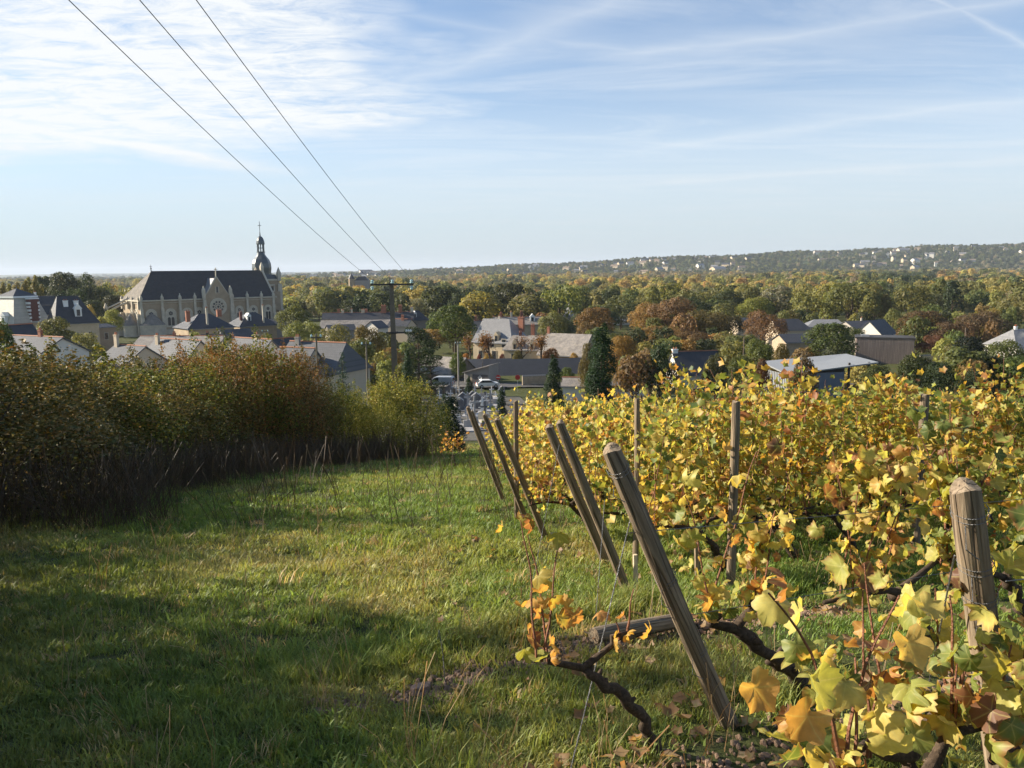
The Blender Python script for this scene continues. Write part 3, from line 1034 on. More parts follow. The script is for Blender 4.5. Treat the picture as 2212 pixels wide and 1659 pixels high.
    bays = [X(470), X(705), X(905), X(1050), X(1535), X(1705), X(1880)]
    for i, bx in enumerate(bays):
        big = i < 4
        window(bx, 3.1 if big else 2.5, 3.0, 9.3)
    window(0, 2.9, 3.4, 9.4, 'end', cy=4.6)
    window(0, 2.9, 3.4, 9.4, 'end', cy=10.0)
    # buttresses with gabled caps and pinnacles
    for bx in (X(350), X(605), X(820), X(1000), X(1450), X(1630), X(1800), X(1945)):
        b_ = MB()
        b_.box(bx, -0.75, 3.2, 1.15, 1.5, 6.4)
        b_.box(bx, -0.5, 8.0, 0.95, 1.0, 3.4)
        b_.box(bx, -0.35, ZE - 1.6, 0.8, 0.75, 3.4)
        bo = b_.build('buttress', M['stone_trim'], R)
        c_ = MB()
        c_.box(bx, -0.62, ZE + 0.35, 0.95, 0.95, 1.1)
        c_.box(bx, -0.62, ZE + 1.35, 0.95, 0.95, 0.95, taper=0.15)
        c_.box(bx, -0.62, ZE + 1.95, 0.3, 0.3, 0.45)
        c_.build('pinnacle', M['stone_trim'], bo)
    for by in (0.4, 7.2, 12.8, 19.6):
        b_ = MB()
        b_.box(-0.65, by, 4, 1.3, 1.0, 8)
        b_.box(-0.4, by, ZE - 1.5, 0.8, 0.8, 4)
        bo = b_.build('buttress', M['stone_trim'], R)
        c_ = MB()
        c_.box(-0.5, by, ZE + 0.9, 0.8, 0.8, 1.0, taper=0.2)
        c_.build('pinnacle', M['stone_trim'], bo)
    # transept: gabled block with a great rose window
    tx, tw, ty = X(1262), 4.9, -1.6
    TZ = 20.6
    t_ = MB()
    t_.box(tx, ty / 2 + 1, 6.6, 2 * tw, 2 - ty, 13.4)
    t_.prism([(tx - tw, 13.3), (tx + tw, 13.3), (tx, TZ)], ty, ty + 0.9)
    tr = t_.build('transept', M['stone'], R)
    rr_ = MB()
    for sx in (-1, 1):
        rr_.slab([(tx + sx * (tw + 0.4), ty + 0.9, 12.9), (tx, ty + 0.9, TZ - 0.1), (tx, 11.0, TZ - 0.1), (tx + sx * (tw + 0.4), 11.0, 12.9)][::-sx], 0.2)
    rr_.build('transept_roof', M['slate_pale'], tr)
    g_ = MB()
    for sx in (-1, 1):
        g_.tube([(tx + sx * (tw + 0.3), ty + 0.4, 12.6), (tx, ty + 0.4, TZ + 0.35)], 0.34, 4)
        g_.box(tx + sx * (tw + 0.3), ty + 0.2, 14.4, 1.1, 1.1, 3.4)
        g_.box(tx + sx * (tw + 0.3), ty + 0.2, 16.8, 1.1, 1.1, 1.5, taper=0.15)
        g_.box(tx + sx * (tw + 0.3), ty - 0.3, 5.2, 1.3, 1.6, 10.4)
        g_.box(tx + sx * (tw + 0.3), ty - 0.25, 11.4, 1.0, 1.2, 2.2)
    g_.build('gable_trim', M['stone_trim'], tr)
    cx_ = MB()
    cx_.box(tx, ty + 0.4, TZ + 1.2, 0.34, 0.34, 2.2)
    cx_.box(tx, ty + 0.4, TZ + 2.9, 0.26, 0.26, 1.9)
    cx_.box(tx, ty + 0.4, TZ + 3.2, 1.3, 0.26, 0.26)
    cx_.build('stone_cross', M['stone_trim'], tr)
    rw = MB()
    k = 28
    zc = 9.6
    for ro, ri, y0 in ((3.35, 2.65, ty - 0.22),):
        vs = []
        for q in range(k):
            t = 2 * math.pi * q / k
            for rad, yy in ((ro, y0), (ri, y0), (ro, ty + 0.02), (ri, ty + 0.02)):
                vs.append((tx + rad * math.cos(t), yy, zc + rad * math.sin(t)))
        fs = []
        for q in range(k):
            j = (q + 1) % k
            fs += [(4 * q, 4 * j, 4 * j + 1, 4 * q + 1), (4 * q, 4 * q + 2, 4 * j + 2, 4 * j), (4 * q + 1, 4 * j + 1, 4 * j + 3, 4 * q + 3)]
        rw.add(vs, fs)
    rwo = rw.build('rose_window', M['stone_trim'], tr)
    bk = MB()
    bk.prism([(tx + 2.66 * math.cos(2 * math.pi * q / k), zc + 2.66 * math.sin(2 * math.pi * q / k)) for q in range(k)], ty - 0.05, ty - 0.01)
    bk.build('tracery', M['stone_trim'], rwo)
    gl = MB()
    for q in range(10):
        t = 2 * math.pi * q / 10
        gl.prism([(tx + 1.85 * math.cos(t) + 0.46 * math.cos(u * 1.0472), zc + 1.85 * math.sin(t) + 0.46 * math.sin(u * 1.0472)) for u in range(6)], ty - 0.08, ty - 0.055)
        gl.prism([(tx + 1.0 * math.cos(t + .31) + 0.24 * math.cos(u * 1.0472), zc + 1.0 * math.sin(t + .31) + 0.24 * math.sin(u * 1.0472)) for u in range(6)], ty - 0.08, ty - 0.055)
    gl.prism([(tx + 0.5 * math.cos(u * 0.785), zc + 0.5 * math.sin(u * 0.785)) for u in range(8)], ty - 0.08, ty - 0.055)
    gl.build('rose_pane', M['glass'], rwo)
    sl = MB()
    sl.prism(arch(tx, 15.0, 17.3, 0.8, 0), ty - 0.05, ty + 0.01)
    sl.build('slit_window', M['glass'], tr)
    sl2 = MB()
    for sx in (-1, 1):
        sl2.box(tx + sx * 0.58, ty - 0.06, 16.0, 0.3, 0.16, 2.6)
    sl2.build('slit_surround', M['stone_trim'], tr)
    # radiating chapels at the foot of the apse
    for (cx, cy, rad, a0, a1) in ((X(470), -0.2, 4.3, math.pi, 2 * math.pi), (-2.6, 3.4, 2.7, 0, 2 * math.pi), (-4.2, 11.0, 3.4, 0, 2 * math.pi)):
        c_ = MB()
        c_.lathe([(rad, -1), (rad, 3.4), (rad + 0.25, 3.4), (rad + 0.25, 3.9)], 16, (cx, cy, 0), a0, a1)
        co = c_.build('chapel', M['stone_trim'], R)
        c2 = MB()
        c2.lathe([(rad + 0.3, 3.85), (rad * 0.62, 5.9), (rad * 0.3, 7.3), (0.05, 8.2)], 16, (cx, cy, 0), a0, a1)
        c2.build('chapel_roof', M['slate_chapel'], co, smooth=True)
    # flying buttress on the far left
    fb = MB()
    fb.box(-8.2, 12.5, 5.2, 1.2, 1.2, 10.8)
    fb.box(-8.2, 12.5, 11.2, 1.0, 1.0, 1.4, taper=0.2)
    for k_ in range(6):
        t0, t1 = k_ / 6, (k_ + 1) / 6
        z = lambda t: 8.2 + 3.6 * math.sin(t * 1.3)
        fb.tube([(-8.0 + 7.4 * t0, 12.6, z(t0)), (-8.0 + 7.4 * t1, 12.6, z(t1))], 0.42, 4)
    fb.tube([(-8, 12.6, 9.8), (-0.6, 12.6, 13.2)], 0.3, 4)
    fb.build('flying_buttress', M['stone_trim'], R)
    # bell tower behind the right end
    ax, ay = 55.0, 17.0
    t = MB()
    t.box(ax, ay, 9.4, 10.4, 10.4, 20.0)
    tw_ = t.build('tower', M['stone'], R)
    t = MB()
    for sx, sy in ((1, -1), (-1, -1), (1, 1)):
        t.box(ax + sx * 5.0, ay + sy * 5.0, 8.6, 1.8, 1.8, 18)
        t.box(ax + sx * 5.0, ay + sy * 5.0, 20.6, 1.5, 1.5, 3.4)
        t.box(ax + sx * 5.0, ay + sy * 5.0, 23.4, 1.5, 1.5, 2.4, taper=0.1)
    t.box(ax, ay, 19.35, 11.0, 11.0, 0.7)
    t.build('tower_trim', M['stone_trim'], tw_)
    for cx in (-1.5, 1.5):
        g = MB()
        g.prism(arch(ax + cx, 10.2, 16.6, 1.5, 0), ay - 5.32, ay - 5.19)
        g.build('belfry_louvre', M['glass'], tw_)
    g = MB()
    for cx in (-2.6, 0, 2.6):
        g.box(ax + cx, ay - 5.3, 13.4, 0.45, 0.35, 6.8)
    g.box(ax, ay - 5.3, 17.2, 5.8, 0.35, 0.6)
    g.build('belfry_surround', M['stone_trim'], tw_)
    g = MB()
    g.box(ax + 1.6, ay - 6.2, 7.0, 5.0, 2.6, 15)
    g.box(ax + 4.6, ay - 7.4, 3.2, 5.0, 4.8, 7.5)
    g.build('stair_turret', M['stone'], tw_)
    dm = MB()
    q2 = math.pi / 8
    dm.box(ax, ay, 20.6, 10.4, 10.4, 2.0, taper=0.74)
    dm.lathe([(3.7, 21.3), (3.75, 22.6), (3.95, 24.4), (3.8, 26.2), (3.2, 27.8), (2.3, 28.9), (1.7, 29.8), (1.5, 30.7), (1.7, 30.8), (1.7, 31.1), (1.3, 31.15)], 8, (ax, ay, 0), q2, q2 + 2 * math.pi)
    dm.build('dome', M['lead'], tw_)
    ln = MB()
    for k_ in range(8):
        an = q2 + k_ * math.pi / 4
        ln.box(ax + 1.3 * math.cos(an), ay + 1.3 * math.sin(an), 32.7, 0.36, 0.36, 3.2, rz=an)
    ln.lathe([(1.35, 32.5), (1.45, 32.6), (1.35, 32.7)], 8, (ax, ay, 0), q2, q2 + 2 * math.pi)
    ln.build('lantern', M['lead'], tw_)
    cp = MB()
    cp.lathe([(0.1, 34.1), (1.75, 34.1), (1.75, 34.5), (1.6, 35.6), (1.3, 36.5), (0.8, 37.2), (0.3, 37.6), (0.2, 38.6), (0.06, 40.0)], 10, (ax, ay, 0))
    cp.build('cupola', M['lead'], tw_, smooth=False)
    cr = MB()
    cr.tube([(ax, ay, 39.6), (ax, ay, 43.6)], 0.11, 5)
    cr.box(ax, ay, 41.9, 1.5, 0.2, 0.2)
    cr.build('cross', M['iron'], tw_)
    g = MB()
    g.box(L - 0.3, HW, ZR + 0.5, 1.3, 1.3, 2.6)
    g.box(L - 0.3, HW, ZR + 2.5, 1.3, 1.3, 1.8, taper=0.15)
    g.build('gable_pinnacle', M['stone_trim'], R)
    CLEAR.append((-108, 318, 45))


def empty_child(name, parent):
    o = bpy.data.objects.new(name, None)
    o.empty_display_size = 0.2
    return link(o, parent)


make_church()
# ------------------------------------------------------------------ houses
SIGHT = [(445, 190, 580, 700, 300), (43, 45, 618, 697, 225), (1912, 70, 725, 775, 186), (1768, 105, 770, 835, 128), (1040, 35, 780, 835, 148), (1000, 80, 820, 930, 125), (1230, 20, 652, 690, 300)]      # view lines kept open
def house(label, px, Y, w_, d, rot, py_eave, py_ridge, wall='render_cream', roof='slate_new', hipL=0.0, hipR=0.0, chim=(), wins=(), dormers=(),
          name='house', cat='house', group=None, tiles=True, over=0.35, clear=True, trim=None, down=0.0):
    """ridge runs along local x; front (local -y) faces the viewer; py_* are heights read off the photograph"""
    c = at(px, 700, Y)
    base = hz(c.x, Y) - 0.4 - down
    ze, zr = at(px, py_eave, Y).z - base, at(px, py_ridge, Y).z - base
    R = empty(name, (c.x, Y, base), RAD(rot))
    tag(R, label, cat, group)
    m = MB()
    m.box(0, 0, ze / 2, w_, d, ze)
    for s_, hp in ((-1, hipL), (1, hipR)):
        if hp == 0:
            m.add([(s_ * w_ / 2, -d / 2, ze), (s_ * w_ / 2, d / 2, ze), (s_ * w_ / 2, 0, zr - 0.06), (s_ * (w_ / 2 - .3), -d / 2, ze), (s_ * (w_ / 2 - .3), d / 2, ze), (s_ * (w_ / 2 - .3), 0, zr - 0.06)],
                  [(0, 1, 2), (3, 5, 4), (0, 2, 5, 3), (1, 4, 5, 2)])
    m.build('wall', M[wall], R)
    o = over
    sl = (zr - ze) / (d / 2)
    x0, x1 = -w_ / 2 - (o if hipL else 0.25), w_ / 2 + (o if hipR else 0.25)
    zo = ze - o * sl
    r = MB()
    th = 0.16
    fr = [(x0, -d / 2 - o, zo + th), (x1, -d / 2 - o, zo + th), (x1 - hipR, 0, zr + th), (x0 + hipL, 0, zr + th)]
    bk = [(x1, d / 2 + o, zo + th), (x0, d / 2 + o, zo + th), (x0 + hipL, 0, zr + th), (x1 - hipR, 0, zr + th)]
    r.slab(fr, th).slab(bk, th)
    if hipL: r.slab([(x0, d / 2 + o, zo + th), (x0, -d / 2 - o, zo + th), (x0 + hipL, 0, zr + th)], th)
    if hipR: r.slab([(x1, -d / 2 - o, zo + th), (x1, d / 2 + o, zo + th), (x1 - hipR, 0, zr + th)], th)
    ro = r.build('roof', M[roof], R)
    if tiles:
        rd = MB()
        rd.tube([(x0 + hipL, 0, zr + th), (x1 - hipR, 0, zr + th)], 0.13, 5)
        rd.build('ridge_tiles', M['terracotta'], ro)
    gt = MB()
    gt.box(0, -d / 2 - o - 0.05, zo + 0.02, x1 - x0, 0.12, 0.12)
    gt.build('gutter', M['zinc'], ro)
    for (u, v, hh, s1, mt) in chim:
        cm = MB()
        zb = zr - abs(v) * (zr - ze) - 0.5
        s1 = s1 * 0.78
        cm.box(u * w_ / 2, v * d / 2, (zb + zr + hh) / 2, s1, s1 * 0.62, zr + hh - zb)
        cm.box(u * w_ / 2, v * d / 2, zr + hh + 0.06, s1 * 1.15, s1 * 0.78, 0.14)
        ch = cm.build('chimney', M[mt], ro)
        pt = MB()
        for q in (-0.25, 0.25):
            pt.lathe([(0.12, 0), (0.1, 0.4)], 6, (u * w_ / 2 + q * s1, v * d / 2, zr + hh + 0.13))
        pt.build('chimney_pot', M['terracotta'], ch)
    for (face, u, z, ww, wh) in wins:
        f = MB()
        g = MB()
        if face == 'front':
            f.box(u * w_ / 2, -d / 2 - 0.04, z, ww + 0.3, 0.12, wh + 0.3)
            g.box(u * w_ / 2, -d / 2 - 0.10, z, ww, 0.05, wh)
        elif face == 'left':
            f.box(-w_ / 2 - 0.04, u * d / 2, z, 0.12, ww + 0.3, wh + 0.3)
            g.box(-w_ / 2 - 0.10, u * d / 2, z, 0.05, ww, wh)
        else:
            f.box(w_ / 2 + 0.04, u * d / 2, z, 0.12, ww + 0.3, wh + 0.3)
            g.box(w_ / 2 + 0.10, u * d / 2, z, 0.05, ww, wh)
        fo = f.build('window', M['stone_trim'] if wall != 'render_white' else M['white_paint'], R)
        g.build('pane', M['glass'], fo)
    for (u, v, ww, wh, mt) in dormers:
        dm = MB()
        yy = -v * d / 2
        zz = zr - v * (zr - ze)
        dm.box(u * w_ / 2, yy + 0.5, zz + wh * 0.35, ww, 1.3, wh)
        dm.prism([(u * w_ / 2 - ww * 0.62, zz + wh * 0.85), (u * w_ / 2 + ww * 0.62, zz + wh * 0.85), (u * w_ / 2, zz + wh * 1.45)], yy - 0.25, yy + 1.6)
        do = dm.build('dormer', M[mt], ro)
        g = MB()
        g.box(u * w_ / 2, yy - 0.19, zz + wh * 0.4, ww * 0.5, 0.06, wh * 0.7)
        g.build('pane', M['glass'], do)
    if clear: CLEAR.append((c.x, Y, max(w_, d) * 0.75 + 3))
    SIGHT.append((px, max(w_, d) * 0.62 / Y * FPX, py_ridge, py_eave + 10, Y))
    return R, ze, zr


# ---- modern slate roofed houses just past the hedge
house('grey slate house with cream gable, second of the row past the hedge, terracotta ridge', 382, 128, 10.6, 8.4, -30, 787, 735, chim=((-0.75, -0.2, 0.6, 0.9, 'render_cream'),),
      wins=(('right', 0.0, 3.6, 1.0, 1.1), ('front', 0.3, 2.2, 1.2, 1.3)))
house('low slate house leftmost of the row past the hedge, with a cream chimney', 278, 122, 7.0, 7.6, -30, 783, 748, chim=((-0.8, -0.1, 1.6, 0.9, 'render_cream'),), wins=(('right', 0.0, 3.0, 0.9, 1.0),))
h_, ze, zr = house('slate house with pale front gable and white chimney, third of the row past the hedge', 545, 124, 8.4, 8.6, -34, 786, 733, roof='slate_new', wall='render_white',
      chim=((0.2, 0.0, 0.7, 0.8, 'render_cream'),), wins=(('right', 0.1, 3.4, 1.0, 1.2),))
house('dark roofed wing behind the pale gabled slate house of the row', 578, 131, 9, 8, 50, 778, 735, roof='slate', wall='render_white')
house('wide slate house with low left annex, rightmost of the row past the hedge', 690, 112, 10.2, 9.0, -24, 797, 741, hipR=1.0, chim=((-0.7, -0.1, 0.7, 0.9, 'render_grey'),),
      wins=(('front', 0.2, 1.6, 1.0, 1.2), ('front', -0.4, 1.6, 1.0, 1.2)))
house('low slate annex left of the wide hipped slate house', 640, 109, 5.5, 6.6, -24, 800, 753, tiles=True)
house('long low house with terracotta ridge under the church apse', 393, 158, 17, 7, -4, 745, 727, roof='slate_old', wall='tuffeau', chim=((-0.2, 0, 0.6, 0.7, 'brick'), (0.6, 0, 0.6, 0.7, 'iron')))
house('pale gabled house half hidden behind the hedge at the far left', 70, 118, 13, 8, -26, 760, 728, roof='slate_new', wall='render_white', chim=((0.25, 0, 0.9, 0.8, 'brick'),))
house('small white gabled shed roof between the hedge and the mansard house', 32, 150, 6, 6, 60, 735, 703, roof='slate', wall='render_white')
# ---- stone town houses in front of the church
house('two storey stone house with hipped slate roof and tall red brick chimneys before the church', 440, 205, 11.6, 10.0, 42, 706, 679, wall='stone', roof='slate', hipL=5.0, hipR=4.5, tiles=False,
      chim=((-0.78, -0.35, 0.9, 1.3, 'brick'), (0.75, 0.1, 0.8, 1.5, 'brick'), (-0.1, -0.8, 1.6, 0.6, 'stone_trim')), wins=(('front', -0.55, 3.4, 1.0, 1.7), ('left', -0.3, 3.4, 1.0, 1.7), ('front', 0.2, 3.4, 1.0, 1.7)))
house('second stone house with hipped slate roof, right of the tall chimneyed one below the church', 543, 222, 10.5, 9.2, 42, 701, 676, wall='stone', roof='slate', hipL=4.6, hipR=4.2, tiles=False,
      chim=((-0.7, -0.4, 0.3, 0.9, 'brick_dark'), (0.35, -0.85, 2.0, 0.6, 'stone_trim')), dormers=((-0.35, 0.62, 1.1, 1.5, 'white_paint'),), wins=(('front', 0.1, 3.0, 1.0, 1.6),))
house('low dark slate roof at the right foot of the church', 590, 235, 13, 7, 20, 702, 690, wall='render_grey', roof='slate', tiles=False)
house('small dark slate roof between the two stone houses', 506, 190, 7, 6, 42, 727, 712, wall='render_grey', roof='slate', tiles=False)
house('little white gable wall right of the second stone house', 571, 230, 4, 5, -60, 708, 694, wall='render_white', roof='slate_pale', tiles=False)
house('dark slate outbuilding roof left of the fir tree below the church', 470, 182, 7, 5, 30, 735, 722, wall='render_grey', roof='slate', tiles=False)
house('small stone annex with flat cornice beside the dormered mansion', 222, 232, 5.4, 5.4, 42, 706, 700, wall='stone', roof='slate', hipL=2, hipR=2, tiles=False, wins=(('front', 0, 5.2, 0.9, 1.8),))


def mansard():
    Y = 225
    c = at(43, 700, Y)
    b = hz(c.x, Y) - 0.4
    R = empty('mansard_house', (c.x, Y, b), RAD(-24))
    tag(R, 'tall mansard pavilion with pale sunlit slate flank and pyramid cap', 'house')
    z = lambda py: at(43, py, Y).z - b
    m = MB()
    m.box(0, 0, z(697) / 2, 10.4, 10.4, z(697))
    m.build('wall', M['tuffeau'], R)
    r = MB()
    h0, h1, a, q = z(697), z(643), 5.5, 3.3
    r.add([(-a, -a, h0), (a, -a, h0), (a, a, h0), (-a, a, h0), (-q, -q, h1), (q, -q, h1), (q, q, h1), (-q, q, h1)],
          [(0, 1, 5, 4), (1, 2, 6, 5), (2, 3, 7, 6), (3, 0, 4, 7), (4, 5, 6, 7), (3, 2, 1, 0)])
    ro = r.build('mansard_roof', M['slate_sunlit'], R)
    r = MB()
    r.box(0, 0, h1 + 0.25, 2 * q + 0.6, 2 * q + 0.6, 0.5)
    r.build('cornice', M['white_paint'], ro)
    r = MB()
    r.box(0, 0, h1 + 0.5 + (z(627) - h1) / 2, 2 * q + 0.5, 2 * q + 0.5, z(627) - h1, taper=0.02)
    r.build('pyramid_cap', M['slate'], ro)
    r = MB()
    r.tube([(0, 0, z(628)), (0, 0, z(618))], [0.16, 0.03], 5)
    r.build('finial', M['zinc'], ro)
    r = MB()
    r.box(4.7, 1.0, (h0 + z(646)) / 2, 1.3, 2.8, z(646) - h0)
    r.build('chimney', M['brick_dark'], ro)
    r = MB()
    for s_ in (-1, 1):
        for k in range(6):
            r.box(4.7, 1.0 + s_ * 1.3, h0 + 0.5 + k * 1.0, 1.4, 0.35 + 0.25 * (k % 2), 0.6)
    r.box(4.7, 1.0, z(645), 1.5, 3.1, 0.3)
    r.build('quoins', M['white_paint'], ro)
    r = MB()
    r.box(2.0, -5.3, h0 + 1.0, 1.5, 1.4, 2.4)
    r.prism([(1.0, h0 + 2.2), (3.0, h0 + 2.2), (2.0, h0 + 3.3)], -6.1, -4.4)
    do = r.build('dormer', M['white_paint'], ro)
    MB().box(2.0, -6.03, h0 + 1.0, 0.7, 0.08, 1.6).build('pane', M['glass'], do)
    CLEAR.append((c.x, Y, 16))
    house('steep dark slate mansion with sunlit left hip and white dormers', 158, 222, 10.6, 9.6, 42, 694, 640, wall='tuffeau', roof='slate', hipL=2.2, hipR=4.0, tiles=False,
          dormers=((0.12, 0.78, 1.7, 2.4, 'white_paint'),), chim=((-0.35, -0.35, -1.2, 1.5, 'white_paint'), (0.15, -0.3, -1.3, 1.5, 'white_paint')), name='mansion',
          wins=(('front', 0.55, 6.0, 1.1, 2.2), ('front', -0.1, 6.0, 1.1, 2.2)))
    house('small blue slate roof showing behind the steep mansion', 100, 250, 6, 5, 10, 664, 640, wall='tuffeau', roof='slate', tiles=False, chim=((-0.8, 0, 1.2, 0.8, 'white_paint'),))
    house('low wall and chimney between the mansard and the steep mansion', 92, 238, 5, 3, 10, 676, 660, wall='tuffeau', roof='slate', tiles=False, chim=((-0.3, 0, 1.1, 1.0, 'stone_trim'),))


mansard()
# ---- old roofs around the tall pole
house('cream gabled house with dark roof, left end of the old town roofs', 757, 292, 13, 8, 8, 690, 676, wall='render_cream', roof='slate', chim=((-0.4, 0, 0.9, 1.2, 'render_cream'), (0.9, 0, 1.0, 1.3, 'brick'), (0.1, 0, 1.2, 0.8, 'stone_trim')))
house('dark roofed house with a brick stack at the left end of the old town', 725, 300, 9, 7, 8, 688, 676, wall='render_grey', roof='slate', chim=((0.3, 0, 1.0, 1.2, 'brick'),))
house('long low slate roof before the old town houses', 775, 262, 24, 8, 4, 706, 692, wall='rubble', roof='slate_old', tiles=False)
house('long dark slate house behind the tall pole with a broad brick stack', 838, 282, 18, 8.5, 6, 691, 675, wall='render_cream', roof='slate', chim=((-0.15, 0, 2.4, 2.2, 'brick'), (-0.95, 0, 1.0, 1.4, 'render_cream'), (0.5, 0, 2.3, 1.6, 'brick'), (0.95, 0, 1.6, 1.3, 'stone_trim')))
house('small house with a tall orange chimney right of the pole', 868, 258, 7, 6, -20, 702, 690, wall='render_cream', roof='slate', chim=((0.2, -0.2, 1.2, 1.1, 'brick'),))
house('blue slate house with pale gabled dormer right of the tall pole', 893, 290, 8, 8, 35, 690, 672, wall='render_grey', roof='slate', hipL=2, hipR=2, tiles=False, dormers=((-0.2, 0.7, 1.2, 1.6, 'white_paint'),))
house('little white gable end beneath the old town roofs', 812, 250, 5, 5.5, 60, 707, 694, wall='render_white', roof='slate', tiles=False)
house('dark blue outbuilding roof low before the old town', 735, 240, 8, 6, 25, 712, 702, wall='render_grey', roof='slate', tiles=False)
# ---- the manor and its wings
house('manor house with steep pale slate roof and tall brick chimney', 1083, 205, 11.2, 10.0, -28, 735, 690, wall='tuffeau', roof='slate_pale', hipL=0.6, hipR=3.6, tiles=False, name='manor_house',
      chim=((0.80, 0.5, 0.4, 1.9, 'brick'), (-0.2, 0.2, 0.6, 0.7, 'stone_trim')), wins=(('front', -0.6, 4.6, 1.1, 2.0), ('front', 0.0, 4.6, 1.1, 2.0), ('front', 0.6, 4.6, 1.1, 2.0), ('front', -0.6, 1.6, 1.1, 2.0), ('front', 0.1, 1.6, 1.1, 2.0)),
      dormers=((0.2, 0.95, 1.2, 1.6, 'tuffeau'),))
house('sunlit tuffeau wing with two white dormers right of the manor', 1150, 197, 12.5, 7.4, -18, 752, 726, wall='tuffeau', roof='slate_old', tiles=False, hipL=1.5,
      chim=((0.0, 0.1, 2.6, 1.2, 'brick'), (-0.5, 0.0, 0.8, 0.9, 'brick_dark')), dormers=((-0.55, 1.0, 1.1, 1.7, 'tuffeau'), (0.15, 1.0, 1.1, 1.7, 'tuffeau')), wins=(('front', -0.6, 1.5, 1.1, 1.6),))
house('stone barn wing with mottled pale roof and shaded gable right of the manor', 1229, 190, 11.5, 10.0, -30, 762, 722, wall='stone', roof='slate_old', tiles=False,
      chim=((-0.95, 0.0, 1.3, 0.9, 'brick'),), wins=(('right', 0.15, 3.3, 2.0, 1.8),))
house('row of pale old roofs and chimneys behind the manor', 1130, 245, 18, 7, 4, 699, 685, wall='tuffeau', roof='slate_old', chim=((-0.75, 0, 1.2, 0.9, 'brick'), (-0.4, 0, 1.4, 0.8, 'stone_trim'), (-0.05, 0, 1.6, 1.1, 'brick_dark')), dormers=((0.3, 0.6, 1.4, 1.6, 'white_paint'),))
house('small slate house with chimney left of the manor roof', 1052, 235, 8, 6, 0, 706, 693, wall='tuffeau', roof='slate', chim=((-0.8, 0, 1.2, 1.0, 'brick'), (0.5, 0, 1.0, 0.7, 'stone_trim')))
# ---- barns and small buildings beside the cemetery
house('long low barn with dark slate roof behind the cemetery', 1168, 173, 25.0, 8.0, 6, 806, 776, wall='rubble_light', roof='slate', tiles=False, name='barn', cat='barn')
house('dark barn roof between the manor trees and the long barn', 1032, 178, 16, 7, 6, 790, 777, wall='rubble', roof='slate', tiles=False, name='barn', cat='barn')
house('rubble stone barn with grey roof and white corner stones by the van', 962, 166, 9.4, 8.5, -28, 800, 772, wall='rubble', roof='slate_old', tiles=False, name='barn', cat='barn')
house('small white hut with tiled ridge among the vines', 1243, 125, 3.8, 3.6, -8, 830, 817, wall='render_white', roof='slate_old', tiles=True, name='hut', cat='hut')
house('dark slate house with white chimney and white gable edge right of the cypresses', 1502, 150, 8.6, 7.6, 10, 802, 760, wall='render_white', roof='slate', chim=((-0.92, 0, 0.5, 1.3, 'white_paint'),))
house('dark roof showing left of the round russet tree', 1618, 255, 10, 8, 5, 700, 687, wall='render_cream', roof='slate', tiles=False)
house('blue slate roofed house right of the round russet tree', 1702, 215, 9, 8, 8, 710, 690, wall='render_cream', roof='slate', tiles=False, hipR=2)
house('dark low roof over pink rendered wall right of the russet tree', 1728, 185, 10, 7, 8, 736, 722, wall='rubble_light', roof='slate', tiles=False)
house('grey hipped roof behind the spreading green tree', 1780, 240, 11, 9, -10, 704, 691, wall='render_cream', roof='slate_pale', tiles=False, hipL=3, hipR=2)
house('white house with steep gable and dark roof above the timber clad hall', 1893, 226, 9.4, 8.4, 42, 723, 692, wall='render_white', roof='slate', tiles=False, wins=(('front', 0.5, 3.0, 1.0, 1.2),))
house('dark slate house left of the white gabled house', 1853, 232, 8, 8, 12, 706, 694, wall='render_grey', roof='slate', tiles=False, chim=((0.3, 0, 0.8, 0.7, 'stone_trim'),))
house('pale villa with hipped grey roof and two white chimneys at the right edge', 2205, 170, 9.6, 8.5, 12, 744, 712, wall='render_white', roof='slate_pale', hipL=3.4, hipR=3.4, tiles=False,
      chim=((-0.25, 0, 0.6, 0.8, 'white_paint'), (0.1, -0.3, 0.6, 1.0, 'white_paint')), wins=(('front', -0.5, 4.0, 1.2, 1.6),))


